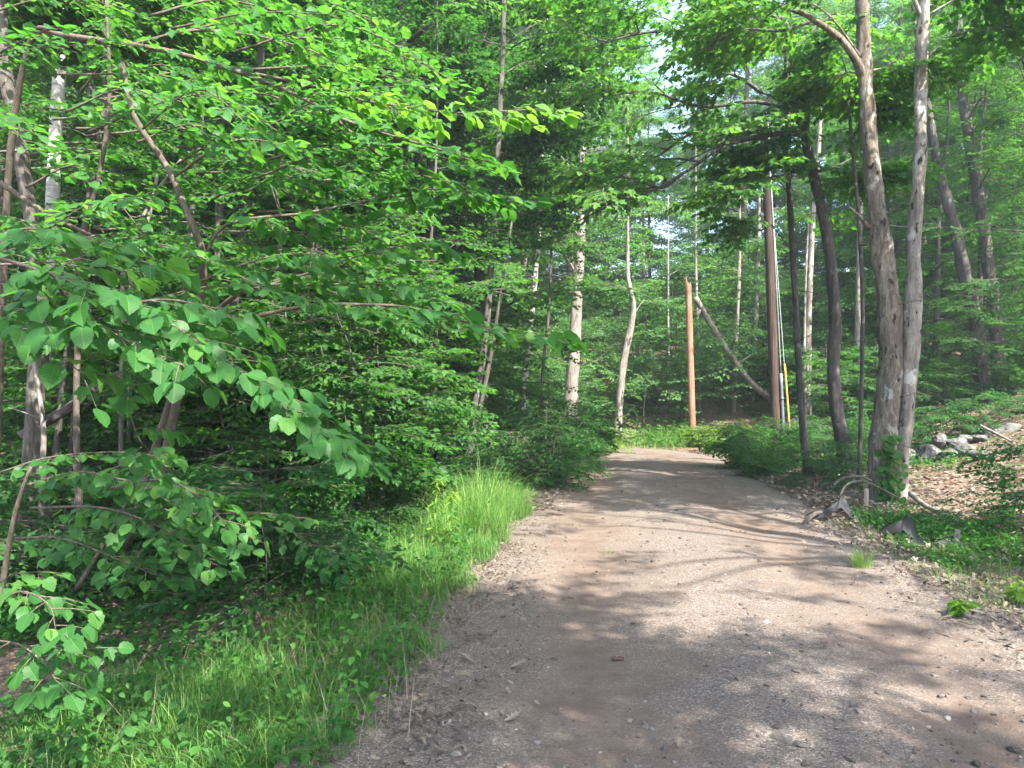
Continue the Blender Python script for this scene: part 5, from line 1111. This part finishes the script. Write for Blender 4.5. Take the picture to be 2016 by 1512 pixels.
# ------------------------------------------------------------------ stuff: grass, ground cover, dry leaves, gravel
rs = np.random.default_rng(91)
def left_edge(Y): return xc(Y) - halfw(Y)
def right_edge(Y): return xc(Y) + halfw(Y)
def build_grass():
    mb = MB()
    def band(n, y0, y1, i0, i1, hgt, tint, wid=(0.0025, 0.006), clump=0.8):
        Y = rs.uniform(y0, y1, n * 3); off = rs.uniform(0, 1, n * 3)
        X = left_edge(Y) - (i0(Y) + (i1(Y) - i0(Y)) * off)
        d = 0.5 + 0.5 * sn(X * 2, Y * 2, 1.7, 0.5); k = rs.random(n * 3) < (1 - clump) + clump * d
        X, Y, off, d = X[k][:n], Y[k][:n], off[k][:n], d[k][:n]; m = len(X)
        c2 = np.clip(0.55 + 0.75 * sn(X * 4.1, Y * 4.1, 1.3, 2.2) + 0.4 * sn(X * 9, Y * 9, 1.0, 0.9), 0.12, 1.5)
        hh = hgt(Y) * rs.uniform(0.35, 1.15, m) * (0.4 + 0.45 * d + 0.5 * c2) * (0.6 + 0.8 * np.sin(np.pi * np.clip(off, 0.05, 0.95)))
        blades(mb, np.column_stack([X, Y, HZ(X, Y) - 0.02]), hh, rs.uniform(*wid, m), rs.uniform(0.3, 1.7, m), rs.uniform(0, 6.28, m), np.clip(rs.normal(tint, 0.16, m) + 0.12 * (c2 - 0.6), 0, 1))
    band(13000, 3.2, 7.8, lambda y: 0.12 + 0.10 * np.sin(y * 2.3) + 0.08 * np.sin(y * 5.1), lambda y: 1.5 - 0.05 * y + 0.3 * np.sin(y * 1.7), lambda y: 0.28 + 0 * y, 0.5)
    band(8000, 6.0, 8.3, lambda y: 0.05 + 0.08 * np.sin(y * 4), lambda y: 1.0 + 0 * y, lambda y: 0.27 + 0 * y, 0.55)
    band(900, 3.4, 9.5, lambda y: 0.0 + 0 * y, lambda y: 1.3 + 0 * y, lambda y: 0.5 + 0 * y, 1.0, (0.002, 0.003))
    band(7500, 7.9, 10.6, lambda y: -0.02 + 0.12 * np.sin(y * 3.1), lambda y: 0.85 + 0 * y, lambda y: 0.56 + 0 * y, 0.62, (0.003, 0.008), 0.75)
    band(7000, 3.0, 4.6, lambda y: 0.55 + 0 * y, lambda y: 2.2 + 0 * y, lambda y: 0.24 + 0 * y, 0.55)
    band(5000, 10.4, 20, lambda y: 0.0 + 0 * y, lambda y: 0.6 + 0 * y, lambda y: 0.16 + 0 * y, 0.5, (0.004, 0.009))
    n = 1500; Y = rs.uniform(3.1, 10.2, n); X = left_edge(Y) - rs.uniform(-0.1, 1.7, n)
    blades(mb, np.column_stack([X, Y, HZ(X, Y) - 0.02]), rs.uniform(0.15, 0.5, n), rs.uniform(0.002, 0.0045, n), rs.uniform(0.5, 2.2, n), rs.uniform(0, 6.28, n), np.clip(rs.normal(0.7, 0.2, n), 0, 1), 1)
    # far verge at the bend
    n = 9000; Y = rs.uniform(20.5, 30, n); X = rs.uniform(1.0, 8.5, n); d = side(X, Y); k = (d > HALF - 0.1) & (d < HALF + 3.5)
    X, Y = X[k], Y[k]; m = len(X); blades(mb, np.column_stack([X, Y, H(X, Y) - 0.03]), rs.uniform(0.12, 0.42, m), rs.uniform(0.008, 0.016, m), rs.uniform(0.2, 1, m), rs.uniform(0, 6.28, m), np.clip(rs.normal(0.72, 0.15, m), 0, 1))
    # right verge
    n = 7000; Y = rs.uniform(4.4, 9.0, n); X = right_edge(Y) + np.abs(rs.normal(0.75, 0.45, n)); k = rs.random(n) < 0.5 + 0.5 * sn(X * 2, Y * 2, 2.1, 1.0)
    X, Y = X[k], Y[k]; m = len(X); blades(mb, np.column_stack([X, Y, HZ(X, Y) - 0.02]), rs.uniform(0.05, 0.2, m), rs.uniform(0.0025, 0.005, m), rs.uniform(0.2, 1.2, m), rs.uniform(0, 6.28, m), np.clip(rs.normal(0.6, 0.18, m), 0, 1))
    tag(link("grass", mb.mesh("grass", [GRASS, DRY])), "long fresh green grass along both verges of the track", "grass", kind="stuff")
build_grass()
def build_cover():
    """small herbs and creepers: rosettes of a few leaves"""
    mb = MB()
    def patch(n, X, Y, hgt, size, leaf, tint):
        m = len(X); Z = HZ(X, Y)
        per = 6
        Xr = np.repeat(X, per) + rs.normal(0, 0.045, m * per); Yr = np.repeat(Y, per) + rs.normal(0, 0.045, m * per)
        Zr = np.repeat(Z, per) + np.abs(rs.normal(0, 1, m * per)) * hgt * 0.5 + 0.02
        add_leaves(mb, leaf, np.column_stack([Xr, Yr, Zr]), rs.uniform(0, 6.28, m * per), rs.normal(0.25, 0.3, m * per), rs.normal(0, 0.3, m * per), rs.uniform(0.6, 1.2, m * per) * size, np.clip(np.repeat(rs.normal(tint, 0.1, m), per) + rs.normal(0, 0.07, m * per), 0, 1))
    def pick(n, y0, y1, x0, x1, thr, f=1.1, k=0.2):
        Y = rs.uniform(y0, y1, n); X = x0(Y) + (x1(Y) - x0(Y)) * rs.random(n); s = sn(X, Y, f, k) + 0.5 * sn(X, Y, f * 2.7, k + 1) > thr
        return X[s], Y[s]
    X, Y = pick(2600, 3.0, 9.0, lambda y: -0.75 * y, lambda y: left_edge(y) - 0.2, -0.15); patch(0, X, Y, 0.16, 0.05, OVAL, 0.45)
    Y = rs.uniform(3.2, 9.0, 900); X = left_edge(Y) - rs.uniform(0.1, 1.7, 900); patch(0, X, Y, 0.34, 0.05, OVATE, 0.5)
    X, Y = pick(1500, 4.5, 10.0, lambda y: -0.7 * y, lambda y: left_edge(y) - 0.8, -0.2, 0.9, 1.2); patch(0, X, Y, 0.22, 0.075, OVATE, 0.38)
    X, Y = pick(5200, 8.5, 20, lambda y: -0.72 * y, lambda y: left_edge(y) - 0.5, -0.1); patch(0, X, Y, 0.25, 0.085, OVAL, 0.4)
    X, Y = pick(2000, 5.0, 9.8, lambda y: right_edge(y) + 0.35, lambda y: np.minimum(0.74 * y, right_edge(y) + 2.2), 0.45, 1.4, 2.0); patch(0, X, Y, 0.10, 0.042, OVAL, 0.6)
    X, Y = pick(1300, 9.0, 18, lambda y: right_edge(y) + 0.6, lambda y: 0.74 * y, 0.55, 0.9, 0.8); patch(0, X, Y, 0.2, 0.075, OVAL, 0.5)
    n = 420; X = rs.normal(4.6, 0.38, n); Y = rs.normal(9.0, 0.35, n); s = X - right_edge(Y) > 0.4; patch(0, X[s], Y[s], 0.16, 0.05, OVAL, 0.5)
    n = 200; X = rs.normal(4.9, 0.35, n); Y = rs.normal(8.35, 0.25, n); patch(0, X, Y, 0.2, 0.05, OVAL, 0.5)
    n = 160; X = rs.normal(4.9, 0.3, n); Y = rs.normal(7.1, 0.25, n); patch(0, X, Y, 0.14, 0.05, OVAL, 0.55)
    X, Y = pick(7000, 18, 40, lambda y: -0.3 * y, lambda y: 0.5 * y, -0.1, 0.7); s = np.abs(side(X, Y)) > HALF + 0.4; patch(0, X[s], Y[s], 0.4, 0.14, DIAMOND, 0.6)
    tag(link("ground_cover", mb.mesh("ground_cover", [LEAF])), "low green herbs and creepers spreading over the forest floor", "ground cover", kind="stuff")
build_cover()
def build_litter():
    mb = MB()
    def lay(n, X, Y, size, leaf, tint, up=0.012):
        m = len(X); add_leaves(mb, leaf, np.column_stack([X, Y, HZ(X, Y) + up + np.abs(rs.normal(0, 0.008, m))]), rs.uniform(0, 6.28, m), rs.normal(-0.1, 0.25, m), rs.normal(0, 0.35, m), rs.uniform(0.6, 1.3, m) * size, np.clip(rs.normal(tint, 0.2, m), 0, 1))
    n = 4300; Y = 3.0 + 6.5 * rs.random(n) ** 1.2; e = left_edge(Y); X = e + rs.normal(0.0, 0.26, n) - 0.1 * (rs.random(n) < 0.4); k = rs.random(n) < 0.55 + 0.6 * sn(X * 3, Y * 3, 1.2, 0.6) + 0.3 * sn(X * 8, Y * 8, 1, 2); X, Y = X[k], Y[k]; lay(n, X, Y, 0.036, OAK, 0.42)
    n = 6500; Y = 3.2 + 7 * rs.random(n) ** 1.2; X = left_edge(Y) - rs.uniform(0.3, 4.5, n); lay(n, X, Y, 0.052, OAK, 0.45)
    n = 9000; Y = rs.uniform(8, 20, n); X = left_edge(Y) - rs.uniform(0.2, 10, n); lay(n, X, Y, 0.09, DIAMOND, 0.45)
    n = 3200; Y = rs.uniform(4.2, 10, n); X = right_edge(Y) + rs.normal(0.35, 0.3, n); lay(n, X, Y, 0.05, OAK, 0.5)
    n = 12000; Y = rs.uniform(7, 19, n); X = right_edge(Y) + 0.3 + rs.uniform(0, 1, n) ** 1.3 * 8; lay(n, X, Y, 0.085, DIAMOND, 0.6)
    n = 1500; Y = rs.uniform(10, 20, n); X = left_edge(Y) + rs.normal(0.1, 0.2, n); lay(n, X, Y, 0.07, DIAMOND, 0.55)
    tag(link("leaf_litter", mb.mesh("leaf_litter", [DRY])), "dry brown oak leaves littering the margins and the forest floor", "leaf litter", kind="stuff")
build_litter()
def build_gravel():
    ico = bpy.data.meshes.new("tmp"); import bmesh
    bm = bmesh.new(); bmesh.ops.create_icosphere(bm, subdivisions=1, radius=1.0); V0 = np.array([v.co[:] for v in bm.verts]); F0 = np.array([[v.index for v in f.verts] for f in bm.faces]); bm.free(); bpy.data.meshes.remove(ico)
    mb = MB()
    tpls = [((V0 * (1 + 0.22 * rs.normal(0, 1, (len(V0), 1)))) * np.array([1, rs.uniform(0.6, 1), rs.uniform(0.4, 0.7)]), F0) for _ in range(6)]
    n = 9000; Y = 2.9 + 13 * rs.random(n) ** 1.9; u = rs.uniform(-1, 1, n); w = np.abs(np.abs(u) - 0.42)
    k = rs.random(n) < 0.25 + 1.4 * w + 0.35 * sn(u * 2, Y, 1.3, .2); Y, u = Y[k], u[k]; X = xc(Y) + u * halfw(Y) * 1.02; m = len(X)
    sz = np.clip(rs.lognormal(math.log(0.006), 0.62, m), 0.003, 0.034)
    pos = np.column_stack([X, Y, road_z(X, Y) + sz * 0.1]); Rm = rots(rs.uniform(0, 6.28, m), rs.normal(0, 0.3, m), rs.normal(0, 0.3, m)); wh = rs.integers(0, 6, m); tn = np.clip(rs.normal(0.42, 0.2, m), 0, 1)
    for i, (V, F) in enumerate(tpls):
        s = wh == i; mb_place(mb, (V, F, np.zeros(len(F)), np.zeros(len(F), int), np.zeros((len(V), 2)), None), pos[s], Rm[s], sz[s], tn[s])
    tag(link("gravel", mb.mesh("gravel", [PEBBLE])), "loose grey and tan pebbles scattered over the track", "gravel", kind="stuff")
build_gravel()
print("done", round(time.time() - T0, 1))
# ------------------------------------------------------------------ the air
hz, nt, out = newmat("air")
pv = nt.nodes.new("ShaderNodeVolumePrincipled"); pv.inputs['Density'].default_value = 0.0013; pv.inputs['Color'].default_value = (0.80, 0.92, 0.95, 1); pv.inputs['Anisotropy'].default_value = 0.2
nt.links.new(pv.outputs[0], out.inputs['Volume'])
zb = -2.0; x0, x1, y0, y1, z1 = -135.0, 139.0, -42.0, 146.0, 52.0
V = np.array([(x, y, z) for z in (zb, z1) for y in (y0, y1) for x in (x0, x1)], float)
F = np.array([(0, 2, 3), (0, 3, 1), (4, 5, 7), (4, 7, 6), (0, 1, 5), (0, 5, 4), (2, 6, 7), (2, 7, 3), (0, 4, 6), (0, 6, 2), (1, 3, 7), (1, 7, 5)])
tag(link("haze", MB().add(V, F).mesh("haze", [hz])), "thin bluish summer haze hanging between the far trees", "haze", kind="stuff")
